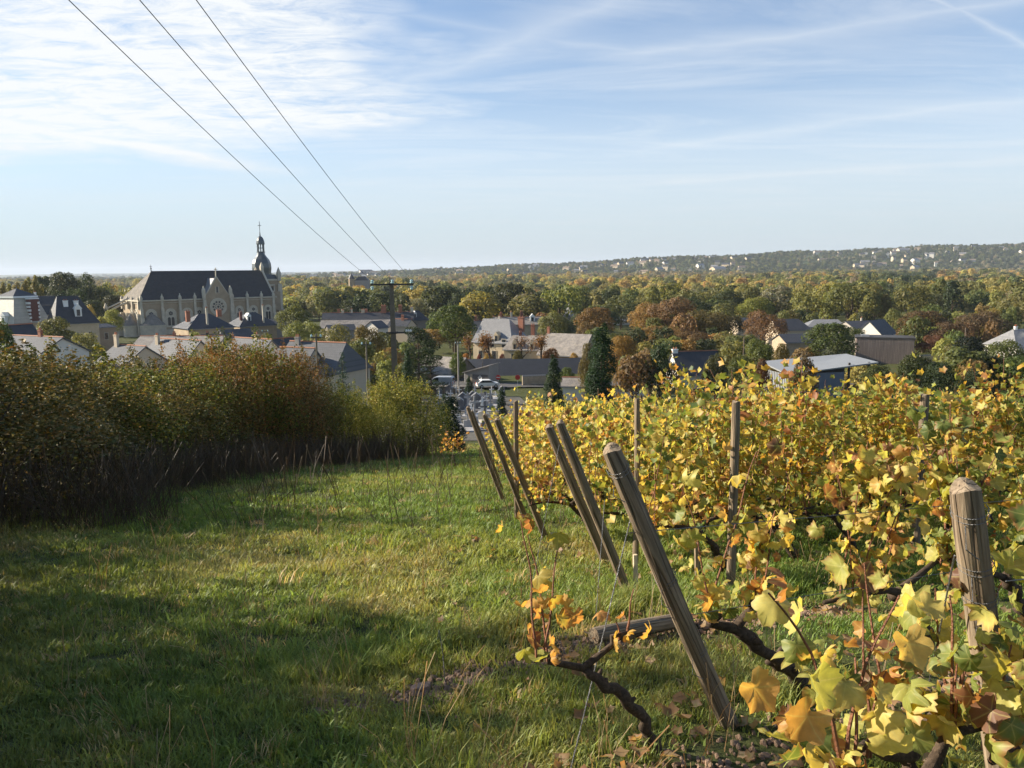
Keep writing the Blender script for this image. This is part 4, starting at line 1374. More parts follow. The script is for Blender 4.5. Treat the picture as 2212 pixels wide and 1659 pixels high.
def hall():
    """timber clad hall"""
    Y = 186
    c = at(1912, 700, Y)
    b = hz(c.x, Y) - 0.4
    R = empty('timber_hall', (c.x, Y, b), RAD(-22))
    tag(R, 'flat roofed hall clad in grey brown vertical timber', 'hall')
    z = lambda py: at(1912, py, Y).z - b
    H = z(729)
    MB().box(0, 0, H / 2, 12.2, 7, H).build('wall', M['cladding'], R)
    bm = MB().box(0, -3.55, H / 2, 12.1, 0.08, H - 0.02)
    for k in range(36):
        bm.box(-5.85 + k * 0.335, -3.62, H / 2 - 0.05, 0.16, 0.08, H - 0.3)
    bo = bm.build('cladding', M['cladding'], R)
    bo['kind'] = 'stuff'
    MB().box(0, 0, H + 0.15, 12.7, 7.5, 0.32).build('roof_edge', M['iron'], R)
    MB().box(-4.2, -1.5, H + 0.5, 1.8, 1.5, 0.5).build('roof_light', M['zinc'], R)
    CLEAR.append((c.x, Y, 14))
    # open metal shed
    Y = 128
    c = at(1768, 700, Y)
    b = hz(c.x, Y) - 0.5
    z = lambda py: at(1768, py, Y).z - b
    R = empty('metal_shed', (c.x, Y, b), RAD(12))
    tag(R, 'open metal shed with pale sloping sheet roof and blue grey walls', 'shed')
    zl, zr = z(791), z(777)
    r = MB()
    r.slab([(-7.6, -4.2, zl - 0.5), (8.2, -4.2, zr - 0.2), (8.2, 4.2, zr + 0.3), (-7.6, 4.2, zl + 0.6)], 0.22)
    ro = r.build('roof', M['zinc'], R)
    MB().box(-2.2, -3.5, (zl - 0.6) / 2, 9.6, 0.15, zl - 0.6).build('wall', M['shed_blue'], R)
    wl = MB()
    wl.box(-7.0, 0, (zl - 0.7) / 2, 0.15, 7.2, zl - 0.7)
    for k in range(14):
        wl.box(-7.12, -3.3 + k * 0.5, (zl - 0.7) / 2, 0.1, 0.2, zl - 0.7)
    wl.build('corrugated_wall', M['zinc'], R)
    for x_ in (3.4, 6.9):
        MB().box(x_, -3.6, zr / 2 - 0.1, 0.28, 0.28, zr - 0.2).build('post', M['iron'], R)
    MB().box(1.8, 3.2, zl / 2, 11, 0.15, zl - 0.4).build('rear_wall', M['iron'], R)
    CLEAR.append((c.x, Y, 12))
    # little shed with the white emblem on its door
    Y = 158
    c = at(1040, 800, Y)
    b = hz(c.x, Y) - 0.3
    z = lambda py: at(1040, py, Y).z - b
    R = empty('lean_to_shed', (c.x, Y, b), RAD(-22))
    tag(R, 'small lean-to shed with dark door bearing a white diamond emblem', 'shed')
    zh, zl2 = z(785), z(802)
    m = MB()
    w2 = 2.6
    m.prism([(-w2, 0), (w2, 0), (w2, zh - 0.2), (-w2, zl2 - 0.1)], -2.3, 2.6)
    m.build('wall', M['render_grey'], R)
    MB().box(-w2 - 0.07, 0.1, zl2 / 2, 0.12, 4.8, zl2 - 0.2).build('side_panel', M['render_white'], R)
    MB().slab([(-w2 - 0.4, -2.8, zl2), (w2 + 0.2, -2.8, zh), (w2 + 0.2, 3.0, zh), (-w2 - 0.4, 3.0, zl2)], 0.14).build('roof', M['slate_old'], R)
    dz = zl2 * 0.86
    d_ = MB().box(0.75, -2.35, dz / 2, 3.2, 0.12, dz).build('door', M['door_grey'], R)
    e_ = MB()
    for (ex_, ez, s_) in ((0.75, dz * 0.72, 0.42), (0.75, dz * 0.42, 0.42)):
        o_ = [(ex_ - s_, ez), (ex_, ez - s_), (ex_ + s_, ez), (ex_, ez + s_)]
        for k in range(4):
            a, b2 = o_[k], o_[(k + 1) % 4]
            e_.tube([(a[0], -2.43, a[1]), (b2[0], -2.43, b2[1])], 0.06, 4)
        e_.prism([(ex_ - s_ * .35, ez), (ex_, ez - s_ * .35), (ex_ + s_ * .35, ez), (ex_, ez + s_ * .35)], -2.45, -2.42)
    e_.build('emblem', M['white_paint'], d_)
    MB().box(-1.15, -2.35, zl2 * 0.44, 0.35, 0.14, zl2 * 0.86).build('door_frame', M['tuffeau'], R)


hall()


def turret(label, px, Y, top, base_w, eave, wall, roofm, n=8, body=None):
    c = at(px, 700, Y)
    b = hz(c.x, Y) - 0.5
    z = lambda py: at(px, py, Y).z - b
    R = empty('turret', (c.x, Y, b))
    tag(R, label, 'turret')
    MB().lathe([(base_w, 0), (base_w, z(eave))], n, (0, 0, 0), 0.3, 0.3 + 2 * math.pi).build('wall', M[wall], R)
    MB().lathe([(base_w * 1.15, z(eave)), (base_w * 0.55, (z(eave) + z(top)) / 2), (0.05, z(top))], n, (0, 0, 0), 0.3, 0.3 + 2 * math.pi).build('roof', M[roofm], R)
    CLEAR.append((c.x, Y, base_w * 2.2))
    if body:
        w_, d, e2 = body
        MB().box(w_ / 2 + base_w, 3, z(e2) / 2, w_, d, z(e2)).build('wing', M['render_grey'], R)
        MB().box(w_ / 2 + base_w, 3, z(e2) + 1.6, w_, d, 3.2, taper=0.5).build('wing_roof', M['slate'], R)


turret('white conical turret rising from the wood behind the manor', 1229, 300, 655, 2.0, 683, 'render_grey', 'slate_pale', 4)
turret('distant castle with a pale pointed turret, left of the tall pole', 763, 640, 590, 2.4, 602, 'stone', 'slate', 8, (11, 7, 606))
house('pale farm roof deep in the wood right of the white turret', 1335, 330, 9, 7, 10, 692, 684, wall='render_white', roof='slate_pale', tiles=False)


def far_houses():
    """villas on the far wooded ridge"""
    protos = {}
    rnd = random.Random(4)
    walls = [('white', 'render_white'), ('cream', 'render_cream'), ('pale stone', 'tuffeau')]
    roofs = [('slate', 'slate'), ('pale slate', 'slate_pale'), ('brown tiled', 'rubble')]
    spots = []
    while len(spots) < 125:
        px = rnd.choice([rnd.gauss(1480, 90), rnd.uniform(960, 1450), rnd.uniform(640, 960), rnd.gauss(1950, 110), rnd.uniform(1500, 2210)])
        if not 640 < px < 2212 or 1640 < px < 1740: continue
        Y = rnd.uniform(2450, 3150) if px > 960 else rnd.uniform(2200, 3300)
        if any(abs(px - a) < 5 and abs(Y - b) < 120 for a, b in spots): continue
        spots.append((px, Y))
    spots.sort()
    marks = [(640, 'just right of the church tower'), (760, 'above the distant castle turret'), (860, 'right of the tall pole top'), (1000, 'above the yellow poplars'),
             (1150, 'over the middle of the wood'), (1300, 'at the low end of the ridge'), (1440, 'in the dense cluster on the ridge'), (1560, 'right of the dense ridge cluster'),
             (1740, 'left part of the high ridge'), (1880, 'on the high ridge by the clearing'), (2000, 'right part of the high ridge'), (2110, 'near the right end of the ridge')]
    for i, (px, Y) in enumerate(spots):
        wn, wm = rnd.choice(walls)
        rn, rm = rnd.choice(roofs)
        key = (wm, rm)
        x = at(px, 570, Y).x
        R = empty('ridge_house', (x, Y, hz(x, Y) + (7 if Y > 2600 else 5)), rnd.choice([-0.6, -0.3, 0.5, 0.1, 1.2]))
        s_ = rnd.uniform(0.9, 1.7) * (1.9 if rnd.random() < 0.07 else 1)
        R.scale = (s_ * rnd.uniform(0.9, 1.5), s_, s_ ** 0.5)
        if key not in protos:
            a = MB().box(0, 0, -1.0, 14, 9, 14)
            for q in (-7, 7):
                a.add([(q, -4.5, 6), (q, 4.5, 6), (q, 0, 9.9)], [(0, 1, 2)])
            b = MB().slab([(-7.3, -5, 5.7), (7.3, -5, 5.7), (7.3, 0, 10.2), (-7.3, 0, 10.2)], 0.2).slab([(7.3, 5, 5.7), (-7.3, 5, 5.7), (-7.3, 0, 10.2), (7.3, 0, 10.2)], 0.2)
            protos[key] = (a.mesh('wall', M[wm]), b.mesh('roof', M[rm]))
        inst('wall', protos[key][0], R)
        inst('roof', protos[key][1], R)
        where = [m for a, m in marks if px >= a][-1]
        size = 'large' if s_ > 1.35 else ('small' if s_ < 0.95 else 'distant')
        tag(R, f'{size} {wn} house with {rn} roof {where}', 'house', 'houses on the far wooded ridge')
        CLEAR.append((x, Y - 8, 11 if Y > 2450 else 14))
        CLEAR.append((x * (Y - 40) / Y, Y - 40, 13))


far_houses()


# ------------------------------------------------------------------ road, walls, cars, signs, graves
def gx(px, Y):
    return at(px, 800, Y).x


def strip(name, pts, wid, mat, lift=0.02):
    m = MB()
    vs = []
    for i, (x, y) in enumerate(pts):
        a, b = Vector(pts[max(i - 1, 0)]), Vector(pts[min(i + 1, len(pts) - 1)])
        d = (b - a).normalized()
        for s_ in (-1, 1):
            X_, Y_ = x - s_ * d.y * wid / 2, y + s_ * d.x * wid / 2
            vs.append((X_, Y_, hz(X_, Y_) + lift))
    m.add(vs, [(2 * i, 2 * i + 1, 2 * i + 3, 2 * i + 2) for i in range(len(pts) - 1)])
    o = m.build(name, mat)
    tag(o, kind='structure')


strip('road', [(-60 + 5 * k, 150.5 - 0.02 * (k - 12) ** 2 + 0.15 * k) for k in range(28)], 6.0, M['asphalt'], 0.25)
strip('cemetery_ground', [(gx(1015, y_), y_) for y_ in range(62, 140, 3)], 17.0, M['gravel'], 0.06)
strip('lane', [(-9.5 - 0.35 * k, 151 + 3 * k) for k in range(8)], 4.0, M['asphalt'], 0.28)


def wall_run(label, pts, h, mat, th=0.4, name='stone_wall', cat='wall'):
    m = MB()
    for (x0, y0), (x1, y1) in zip(pts[:-1], pts[1:]):
        n = max(1, int(math.hypot(x1 - x0, y1 - y0) / 4))
        for k in range(n):
            a, b = k / n, (k + 1) / n
            xa, ya, xb, yb = x0 + (x1 - x0) * a, y0 + (y1 - y0) * a, x0 + (x1 - x0) * b, y0 + (y1 - y0) * b
            L = math.hypot(xb - xa, yb - ya)
            g = min(hz(xa, ya), hz(xb, yb))
            m.box((xa + xb) / 2, (ya + yb) / 2, g + h / 2 - 0.2, L + 0.02 * (k % 2), th, h + 0.4, rz=math.atan2(yb - ya, xb - xa))
    r = empty(name)
    tag(r, label, cat)
    m.build('wall', M[mat], r)
    c = MB()
    for (x0, y0), (x1, y1) in zip(pts[:-1], pts[1:]):
        c.tube([(x0, y0, hz(x0, y0) + h + 0.05), (x1, y1, hz(x1, y1) + h + 0.05)], th * 0.6, 4)
    c.build('coping', M['render_grey'], r)


wall_run('low dark stone wall between the cemetery and the road', [(gx(905, 144), 144), (gx(1010, 143), 143)], 1.3, 'rubble')
wall_run('pale rubble wall with coping right of the road signs', [(gx(1128, 152), 152), (gx(1180, 153), 153)], 1.9, 'rubble_light')
wall_run('white garden wall behind the small hut', [(gx(1290, 128), 128), (gx(1400, 130), 130)], 1.2, 'render_white')
wall_run('white wall low behind the maroon trees', [(gx(1985, 178), 178), (gx(2110, 182), 182)], 2.2, 'render_cream')


def car(kind, label, px, Y, rot, paint):
    x = gx(px, Y)
    R = empty('car' if kind == 'car' else 'van', (x, Y, hz(x, Y) + 0.28), RAD(rot))
    tag(R, label, kind)
    L, Wd = (4.3, 1.8) if kind == 'car' else (5.0, 1.95)
    if kind == 'car':
        prof = [(-2.15, 0.35), (2.1, 0.35), (2.15, 0.75), (1.9, 0.92), (1.15, 1.02), (0.45, 1.5), (-1.3, 1.56), (-1.95, 1.1), (-2.15, 0.95)]
        gl = [(1.0, 1.03), (0.42, 1.42), (-1.2, 1.48), (-1.75, 1.08)]
    else:
        prof = [(-2.5, 0.35), (2.45, 0.35), (2.5, 0.9), (2.2, 1.1), (1.75, 1.2), (1.1, 1.85), (0.6, 1.98), (-2.3, 2.0), (-2.5, 1.7)]
        gl = [(1.65, 1.22), (1.05, 1.78), (0.2, 1.82), (0.2, 1.22)]
    m = MB().prism(prof, -Wd / 2, Wd / 2)
    b = m.build('body', M[paint], R)
    bv = b.modifiers.new('soft', 'BEVEL')
    bv.width, bv.segments = 0.09, 2
    for s_ in (-1, 1):
        MB().prism(gl, s_ * Wd / 2 - 0.02, s_ * (Wd / 2 + 0.012)).build('side_window', M['glass'], R)
    f0, f1 = (gl[0], gl[1])
    MB().slab([(f0[0] + 0.06, -0.75, f0[1]), (f0[0] + 0.06, 0.75, f0[1]), (f1[0] + 0.06, 0.68, f1[1]), (f1[0] + 0.06, -0.68, f1[1])], 0.03).build('windscreen', M['glass'], R)
    rw = [(-2.12, 1.0), (-1.5, 1.45)] if kind == 'car' else [(-2.54, 1.2), (-2.47, 1.75)]
    MB().slab([(rw[0][0] - .03, 0.7, rw[0][1]), (rw[0][0] - .03, -0.7, rw[0][1]), (rw[1][0] - .03, -0.62, rw[1][1]), (rw[1][0] - .03, 0.62, rw[1][1])], 0.03).build('rear_window', M['glass'], R)
    for s_ in (-1, 1):
        MB().box(-L / 2 - 0.01, s_ * 0.72, 0.85, 0.08, 0.2, 0.3).build('tail_light', M['red_paint'], R)
        MB().box(L / 2 - 0.02, s_ * 0.66, 0.72, 0.1, 0.34, 0.16).build('headlight', M['zinc'], R)
        for xx in (-1.35, 1.38):
            w_ = MB().tube([(xx, s_ * (Wd / 2 - 0.2), 0.33), (xx, s_ * (Wd / 2 + 0.02), 0.33)], 0.33, 14).build('wheel', M['rubber'], R)
            MB().tube([(xx, s_ * (Wd / 2), 0.33), (xx, s_ * (Wd / 2 + 0.035), 0.33)], 0.19, 10).build('rim', M['silver_paint'], w_)


car('van', 'silver grey van parked by the rubble barn', 952, 151, 168, 'silver_paint')
car('car', 'white estate car parked before the lean-to shed', 1053, 149, 15, 'white_paint')


def road_sign(px, Y, label, bar):
    x = gx(px, Y)
    R = empty('road_sign', (x, Y, hz(x, Y)))
    tag(R, label, 'road sign')
    top = at(px, 815, Y).z - hz(x, Y)
    MB().tube([(0, 0, 0), (0, 0, top + 0.3)], 0.04, 6).build('post', M['zinc'], R)
    d = MB().prism([(0.46 * math.cos(k * math.pi / 8), top + 0.46 * math.sin(k * math.pi / 8)) for k in range(16)], -0.1, -0.05).build('disc', M['red_paint'], R)
    if bar:
        MB().box(0, -0.115, top, 0.66, 0.02, 0.15).build('bar', M['white_paint'], d)


road_sign(1118, 145, 'round red sign on a post right of the lean-to shed', False)
road_sign(1076, 145, 'round red no-entry sign with white bar left of the plain red sign', True)


def cemetery():
    rnd = random.Random(12)
    k = 0
    names = ['tall stone cross on a stepped base', 'rounded grey headstone on a slab', 'pale marble headstone with small cross', 'white iron cross grave', 'dark granite headstone on a slab', 'small house-shaped tomb']
    cols = {'marble': 'pale', 'granite': 'dark', 'stone_trim': 'weathered'}
    rows = [(72, 'nearest row'), (77, 'row after the nearest'), (82, 'row before the front row'), (88, 'front row'), (93, 'second row'), (98, 'third row'), (103, 'fourth row'), (108, 'fifth row'), (113, 'sixth row'), (118, 'seventh row'), (124, 'eighth row'), (130, 'ninth row'), (136, 'last row')]
    ordn = ['first', 'second', 'third', 'fourth', 'fifth', 'sixth', 'seventh', 'eighth', 'ninth', 'tenth', 'eleventh', 'twelfth']
    for Y, rn in rows:
        x0, x1 = gx(948 if Y > 100 else 985, Y), gx(1085 if Y > 100 else 1050, Y)
        x = x0
        i = 0
        while x < x1 and i < 12:
            t = rnd.choice([0, 1, 1, 2, 2, 3, 4, 5] if Y > 95 else [0, 1, 2, 3])
            mt = rnd.choice(['marble', 'granite', 'stone_trim', 'marble'])
            if t == 4: mt = 'granite'
            if t in (2, 3): mt = 'marble'
            if t == 5: mt = 'stone_trim' if Y < 1 else 'granite'
            y = Y + rnd.uniform(-0.6, 0.6)
            R = empty('gravestone', (x, y, hz(x, y)), rnd.uniform(-0.25, 0.25))
            tag(R, f'{names[t]}, {ordn[i]} from the left, cemetery {rn}', 'gravestone', 'graves of the cemetery')
            s_ = rnd.uniform(0.8, 1.1)
            R.scale = (s_, s_, s_)
            MB().box(0, -0.9, 0.15, 1.0, 2.0, 0.5).build('slab', M[mt], R)
            if t in (1, 4):
                MB().prism([(-0.42, 0), (0.42, 0), (0.42, 0.9), (0.28, 1.15), (0, 1.25), (-0.28, 1.15), (-0.42, 0.9)], 0, 0.18).build('headstone', M[mt], R)
            elif t == 2:
                MB().box(0, 0.1, 0.5, 0.8, 0.2, 1.0).build('headstone', M[mt], R)
                MB().box(0, 0.1, 1.4, 0.13, 0.13, 0.8).box(0, 0.1, 1.5, 0.5, 0.12, 0.13).build('cross', M[mt], R)
            elif t == 3:
                MB().box(0, 0.1, 1.1, 0.1, 0.1, 2.0).box(0, 0.1, 1.6, 0.75, 0.09, 0.1).build('cross', M['white_paint'], R)
            elif t == 0:
                MB().box(0, 0.1, 0.5, 0.9, 0.7, 1.0, taper=0.7).build('pedestal', M[mt], R)
                MB().box(0, 0.1, 2.0, 0.2, 0.2, 2.1).box(0, 0.1, 2.45, 0.9, 0.19, 0.2).build('cross', M[mt], R)
            else:
                MB().box(0, 0.2, 0.9, 1.1, 1.0, 1.8).prism([(-0.65, 1.8), (0.65, 1.8), (0, 2.3)], -0.35, 0.75).build('tomb', M[mt], R)
            x += rnd.uniform(1.0, 1.9)
            i += 1


cemetery()


def pole(label, px, Y, top_py, mat, arm=None, r0=0.14):
    x = gx(px, Y)
    z0 = hz(x, Y)
    H = at(px, top_py, Y).z - z0
    R = empty('utility_pole', (x, Y, z0))
    tag(R, label, 'utility pole')
    MB().tube([(0, 0, -0.5), (0, 0, H)], [r0, r0 * 0.7], 8).build('shaft', M[mat], R)
    if arm:
        MB().box(0, 0, H - 0.3, arm, 0.1, 0.1).build('crossarm', M['iron'], R)
        for s_ in (-1, 1):
            MB().lathe([(0.07, 0), (0.09, 0.1), (0.03, 0.22)], 6, (s_ * arm * 0.45, 0, H - 0.25)).build('insulator', M['porcelain'], R)
    return R, H


pole('thin concrete pole in front of the fourth slate house', 686, 62, 721, 'concrete', 0.8, 0.10)
pole('thin concrete pole between the slate houses and the cedar', 793, 76, 738, 'concrete', 0.9, 0.11)
pole('street lamp pole with lamp beside the rubble barn', 990, 134, 738, 'render_grey', 0.9, 0.16)
pole('bare wooden pole in front of the russet trees', 1605, 140, 728, 'bark_pale', None, 0.14)
pole('thin metal aerial mast by the third slate house', 577, 118, 712, 'zinc', 0.9, 0.05)
pole('thin pole left of the maroon trees behind the timber hall', 2080, 172, 708, 'bark_pale', None, 0.14)
# ------------------------------------------------------------------ named trees of the middle ground
def T(kind, px, Y, top_py, wpx, color, label, name='tree', fine=1, cat='tree', min_h=None):
    x = gx(px, Y)
    z0 = hz(x, Y)
    h = at(px, top_py, Y).z - z0
    if min_h: h = max(h, min_h)
    tree(name, kind, (x, Y, z0 - 0.2), h + 0.2, wpx / FPX * Y, color, label, fine=fine, cat=cat)
    CLEAR.append((x, Y, wpx / FPX * Y * 0.5))


MAROON = (0.125, 0.08, 0.055)
# dark park behind the mansions, poplars on the far left
for i, (px, Y, top, w_, col, lab) in enumerate((
        (150, 330, 583, 75, C_DARK, 'tallest dark evergreen of the park behind the mansions'),
        (190, 345, 588, 70, C_DARK, 'broad dark tree on the right of the park behind the mansions'),
        (110, 345, 592, 60, C_DARK, 'flat topped dark cedar on the left of the park'),
        (225, 330, 612, 70, C_DARK, 'dark tree stepping down towards the church'),
        (258, 320, 634, 60, C_DARK, 'low dark tree close to the apse of the church'),
        (170, 300, 620, 70, (0.045, 0.07, 0.03), 'dark green tree right behind the steep mansion'),
        (215, 290, 645, 55, C_DARK, 'dark rounded tree right of the steep mansion'),
        (130, 310, 625, 50, C_DARK, 'dark tree between mansard and steep mansion'),
        (250, 270, 665, 45, C_LIME, 'light green bush-like tree left of the apse'),
        (195, 262, 655, 42, C_YEL, 'yellow green tree beside the steep mansion roof'),
        (120, 180, 682, 95, C_GREEN, 'spreading grey green tree before the mansions'),
        (190, 150, 710, 80, C_OLIVE, 'olive tree in front of the stone annex'),
        (8, 110, 690, 60, (0.06, 0.09, 0.03), 'dark leafy branches at the left edge over the hedge'))):
    T('wide' if i % 2 else 'round', px, Y, top, w_, col, lab)
for i, (px, top) in enumerate(((4, 618), (22, 608), (38, 611), (52, 607), (70, 603), (83, 596), (92, 592), (103, 612))):
    T('poplar', px, 300 + 6 * (i % 3), top, 21, (0.21, 0.20, 0.06), ['first', 'second', 'third', 'fourth', 'fifth', 'sixth', 'seventh', 'eighth'][i] + ' of the eight yellow green poplars at the far left', 'poplar_tree')
T('fir', 487, 150, 702, 42, C_DARK, 'dark pointed fir between the stone houses', 'fir_tree')
T('fir', 740, 86, 758, 62, (0.04, 0.075, 0.05), 'blue green conifer in front of the fourth slate house', 'conifer')
T('bushy', 580, 148, 722, 60, C_GREEN, 'green bush behind the third slate house', 'garden_bush')
T('bushy', 425, 180, 720, 55, C_LIME, 'lime green bush below the apse chapels', 'garden_bush')
T('round', 640, 215, 655, 75, C_GREEN, 'mid green tree at the right foot of the church')
T('wide', 660, 190, 690, 90, C_OLIVE, 'olive tree between church and slate houses')
T('wide', 720, 175, 700, 100, C_OLIVE, 'broad olive tree behind the fourth slate house')
T('round', 795, 165, 700, 75, (0.14, 0.125, 0.04), 'brownish olive tree left of the tall pole')
T('round', 775, 150, 730, 85, C_GREEN, 'green tree behind the thin concrete pole')
T('cedar', 905, 118, 690, 120, (0.03, 0.052, 0.025), 'big dark cedar right of the tall pole', 'cedar_tree')
T('cedar', 930, 140, 720, 90, (0.03, 0.05, 0.022), 'smaller dark cedar beside the rubble barn', 'cedar_tree')
T('cypress', 880, 95, 755, 30, (0.022, 0.045, 0.02), 'slim cypress right beside the tall pole', 'cypress_tree')
T('round', 985, 212, 655, 95, (0.07, 0.11, 0.025), 'tall bright green oak left of the manor')
T('round', 950, 232, 672, 60, (0.06, 0.09, 0.025), 'green tree left of the tall oak')
T('bushy', 988, 160, 762, 40, (0.09, 0.13, 0.03), 'green bush left of the manor trees', 'garden_bush')
T('round', 1290, 215, 660, 95, (0.17, 0.11, 0.045), 'brown tree behind the stone barn wing')
T('round', 1195, 225, 672, 70, C_OLIVE, 'olive tree behind the manor wing')
T('round', 1220, 235, 690, 55, C_DARK, 'dark tree at the foot of the white turret')
T('round', 1260, 250, 668, 60, C_DARK, 'dark tree right of the white turret')
T('cypress', 1197, 96, 766, 42, (0.022, 0.045, 0.018), 'slim dark cypress in front of the long barn', 'cypress_tree')
T('cypress', 1300, 98, 698, 64, (0.022, 0.048, 0.018), 'tallest dark cypress right of the stone barn wing', 'cypress_tree')
T('cypress', 1284, 100, 740, 40, (0.025, 0.05, 0.02), 'shorter cypress leaning on the tallest one', 'cypress_tree')
T('cypress', 968, 52, 862, 66, (0.018, 0.038, 0.016), 'very dark cypress at the left end of the vineyard', 'cypress_tree', min_h=4)
T('cypress', 1083, 92, 836, 22, (0.022, 0.045, 0.02), 'small cypress in the cemetery by the white car', 'cypress_tree')
T('cypress', 1013, 128, 812, 20, (0.022, 0.045, 0.02), 'clipped cone beside the cemetery wall', 'cypress_tree')
for i, (px, Y, top, w_, col, lab) in enumerate((
        (1400, 235, 650, 90, (0.27, 0.175, 0.075), 'orange brown chestnut at the left of the russet group'),
        (1450, 228, 640, 110, (0.20, 0.145, 0.07), 'tallest russet chestnut in the middle ground'),
        (1520, 215, 668, 120, (0.12, 0.095, 0.045), 'dark olive brown chestnut right of the tallest one'),
        (1575, 225, 680, 80, (0.09, 0.08, 0.035), 'dark brown green tree at the right of the russet group'),
        (1420, 205, 700, 110, (0.22, 0.145, 0.06), 'low orange brown tree before the chestnuts'),
        (1500, 195, 715, 110, (0.13, 0.09, 0.04), 'brown crown low in front of the chestnuts'),
        (1650, 205, 668, 95, (0.20, 0.12, 0.06), 'round russet red tree by itself'),
        (1345, 170, 722, 70, (0.25, 0.16, 0.05), 'ochre tree right of the tallest cypress'),
        (1330, 158, 755, 50, (0.28, 0.18, 0.05), 'small orange tree right of the tallest cypress'),
        (1365, 135, 775, 55, (0.19, 0.11, 0.055), 'small russet bush tree beside the dark laurel'),
        (1425, 118, 748, 80, (0.035, 0.06, 0.025), 'dense dark laurel tree left of the dark slate house'),
        (1545, 118, 765, 60, (0.07, 0.07, 0.03), 'dark tree in front of the dark slate house'),
        (1600, 122, 770, 80, (0.09, 0.11, 0.035), 'green shrub tree right of the dark slate house'),
        (1640, 150, 730, 70, (0.12, 0.14, 0.04), 'light green tree left of the metal shed'),
        (1690, 140, 745, 60, (0.13, 0.12, 0.04), 'olive tree behind the metal shed roof'),
        (1645, 112, 778, 50, (0.10, 0.055, 0.03), 'dark reddish shrub left of the metal shed'),
        (1735, 108, 775, 70, (0.11, 0.09, 0.035), 'brown green shrub before the metal shed'),
        (1795, 165, 694, 115, (0.075, 0.105, 0.03), 'spreading green tree left of the timber hall'),
        (1840, 200, 705, 60, (0.085, 0.11, 0.035), 'small green tree behind the timber hall corner'),
        (1990, 205, 668, 110, (0.12, 0.08, 0.045), 'dull brown tree right of the white gabled house'),
        (2045, 190, 690, 95, MAROON, 'deep maroon tree behind the timber hall'),
        (2010, 182, 720, 60, (0.14, 0.075, 0.045), 'small maroon tree right of the timber hall'),
        (2110, 205, 670, 120, MAROON, 'largest maroon brown tree near the right edge'),
        (2090, 130, 722, 80, (0.02, 0.03, 0.018), 'nearly black evergreen right of the timber hall'),
        (2165, 140, 730, 95, (0.10, 0.12, 0.035), 'green tree at the right edge below the villa'),
        (2190, 120, 770, 90, (0.085, 0.11, 0.03), 'bushy green tree at the right edge above the vines'),
        (1900, 118, 792, 90, (0.075, 0.085, 0.03), 'dark green hedge tree below the timber hall'),
        (1965, 108, 765, 60, (0.06, 0.08, 0.03), 'upright dark green tree below the timber hall'),
        (2030, 112, 785, 90, (0.04, 0.055, 0.025), 'dark hedge tree right of the upright one'),
        (1990, 125, 770, 80, (0.04, 0.06, 0.025), 'dense dark shrub tree before the white wall'),
        (2110, 108, 800, 80, (0.03, 0.045, 0.02), 'black green shrub tree left of the right edge bushes'),
        (1570, 320, 625, 70, C_DARK, 'flat topped dark pine above the russet group'),
        (1505, 300, 640, 90, C_DARK, 'wide dark cedar behind the russet chestnuts'),
        (1395, 290, 668, 70, (0.06, 0.085, 0.03), 'dark green tree left behind the chestnuts'),
        (1340, 300, 672, 80, (0.055, 0.08, 0.028), 'dark tree behind the ochre tree'),
        (1625, 300, 640, 80, (0.19, 0.20, 0.045), 'bright yellow green tree above the dark roof'),
        (1270, 140, 790, 30, (0.12, 0.15, 0.04), 'ivy green shrub on the long barn wall'),
        (1225, 150, 795, 40, (0.10, 0.14, 0.035), 'green creeper at the barn eave'),
        (1268, 122, 745, 40, (0.12, 0.10, 0.04), 'thin brown tree left of the tallest cypress'))):
    kind = 'bushy' if top > 740 else ('wide', 'round', 'tall')[i % 3] if w_ < 70 else ('wide', 'round')[i % 2]
    T(kind, px, Y, top, w_, col, lab)


def bare_tree(label, px, Y, top, leafc, leaf_n, seed, name='pollard_tree', wide=1.0):
    """knobbly half bare tree"""
    rnd = random.Random(seed)
    x = gx(px, Y)
    z0 = hz(x, Y)
    H = at(px, top, Y).z - z0
    R = empty(name, (x, Y, z0))
    tag(R, label, 'tree')
    m = MB()
    tips = []

    def grow(p, d, L, r, lv):
        q = [Vector(p)]
        for k in range(4):
            d = (d + Vector((rnd.uniform(-.25, .25), rnd.uniform(-.25, .25), 0.12))).normalized()
            q.append(q[-1] + d * L / 4)
        m.tube(q, [r, r * .85, r * .75, r * .65, r * .6], 5)
        tips.extend(q[1:])
        if lv:
            for k in range(rnd.choice([3, 4])):
                a = rnd.uniform(0, 6.28)
                nd = (d + Vector((math.cos(a), math.sin(a), 0.3)) * 0.8 * wide).normalized()
                grow(q[-1 - (k % 2)], nd, L * 0.62, r * 0.55, lv - 1)
    grow((0, 0, -0.3), Vector((0, 0, 1)), H * 0.36, 0.34, 3)
    m.build('trunk', M['bark'], R)
    rng = np.random.default_rng(seed)
    tp = np.array([tuple(t) for t in tips])
    P = tp[rng.integers(0, len(tp), leaf_n)] + rng.normal(0, 0.5, (leaf_n, 3))
    P = P[P[:, 2] > H * 0.3]
    V, F = quads(P, unit(len(P), rng), 0.34, rng)
    inst('crown', np_mesh('crown', V, F, M['tree']), R, color=leafc)


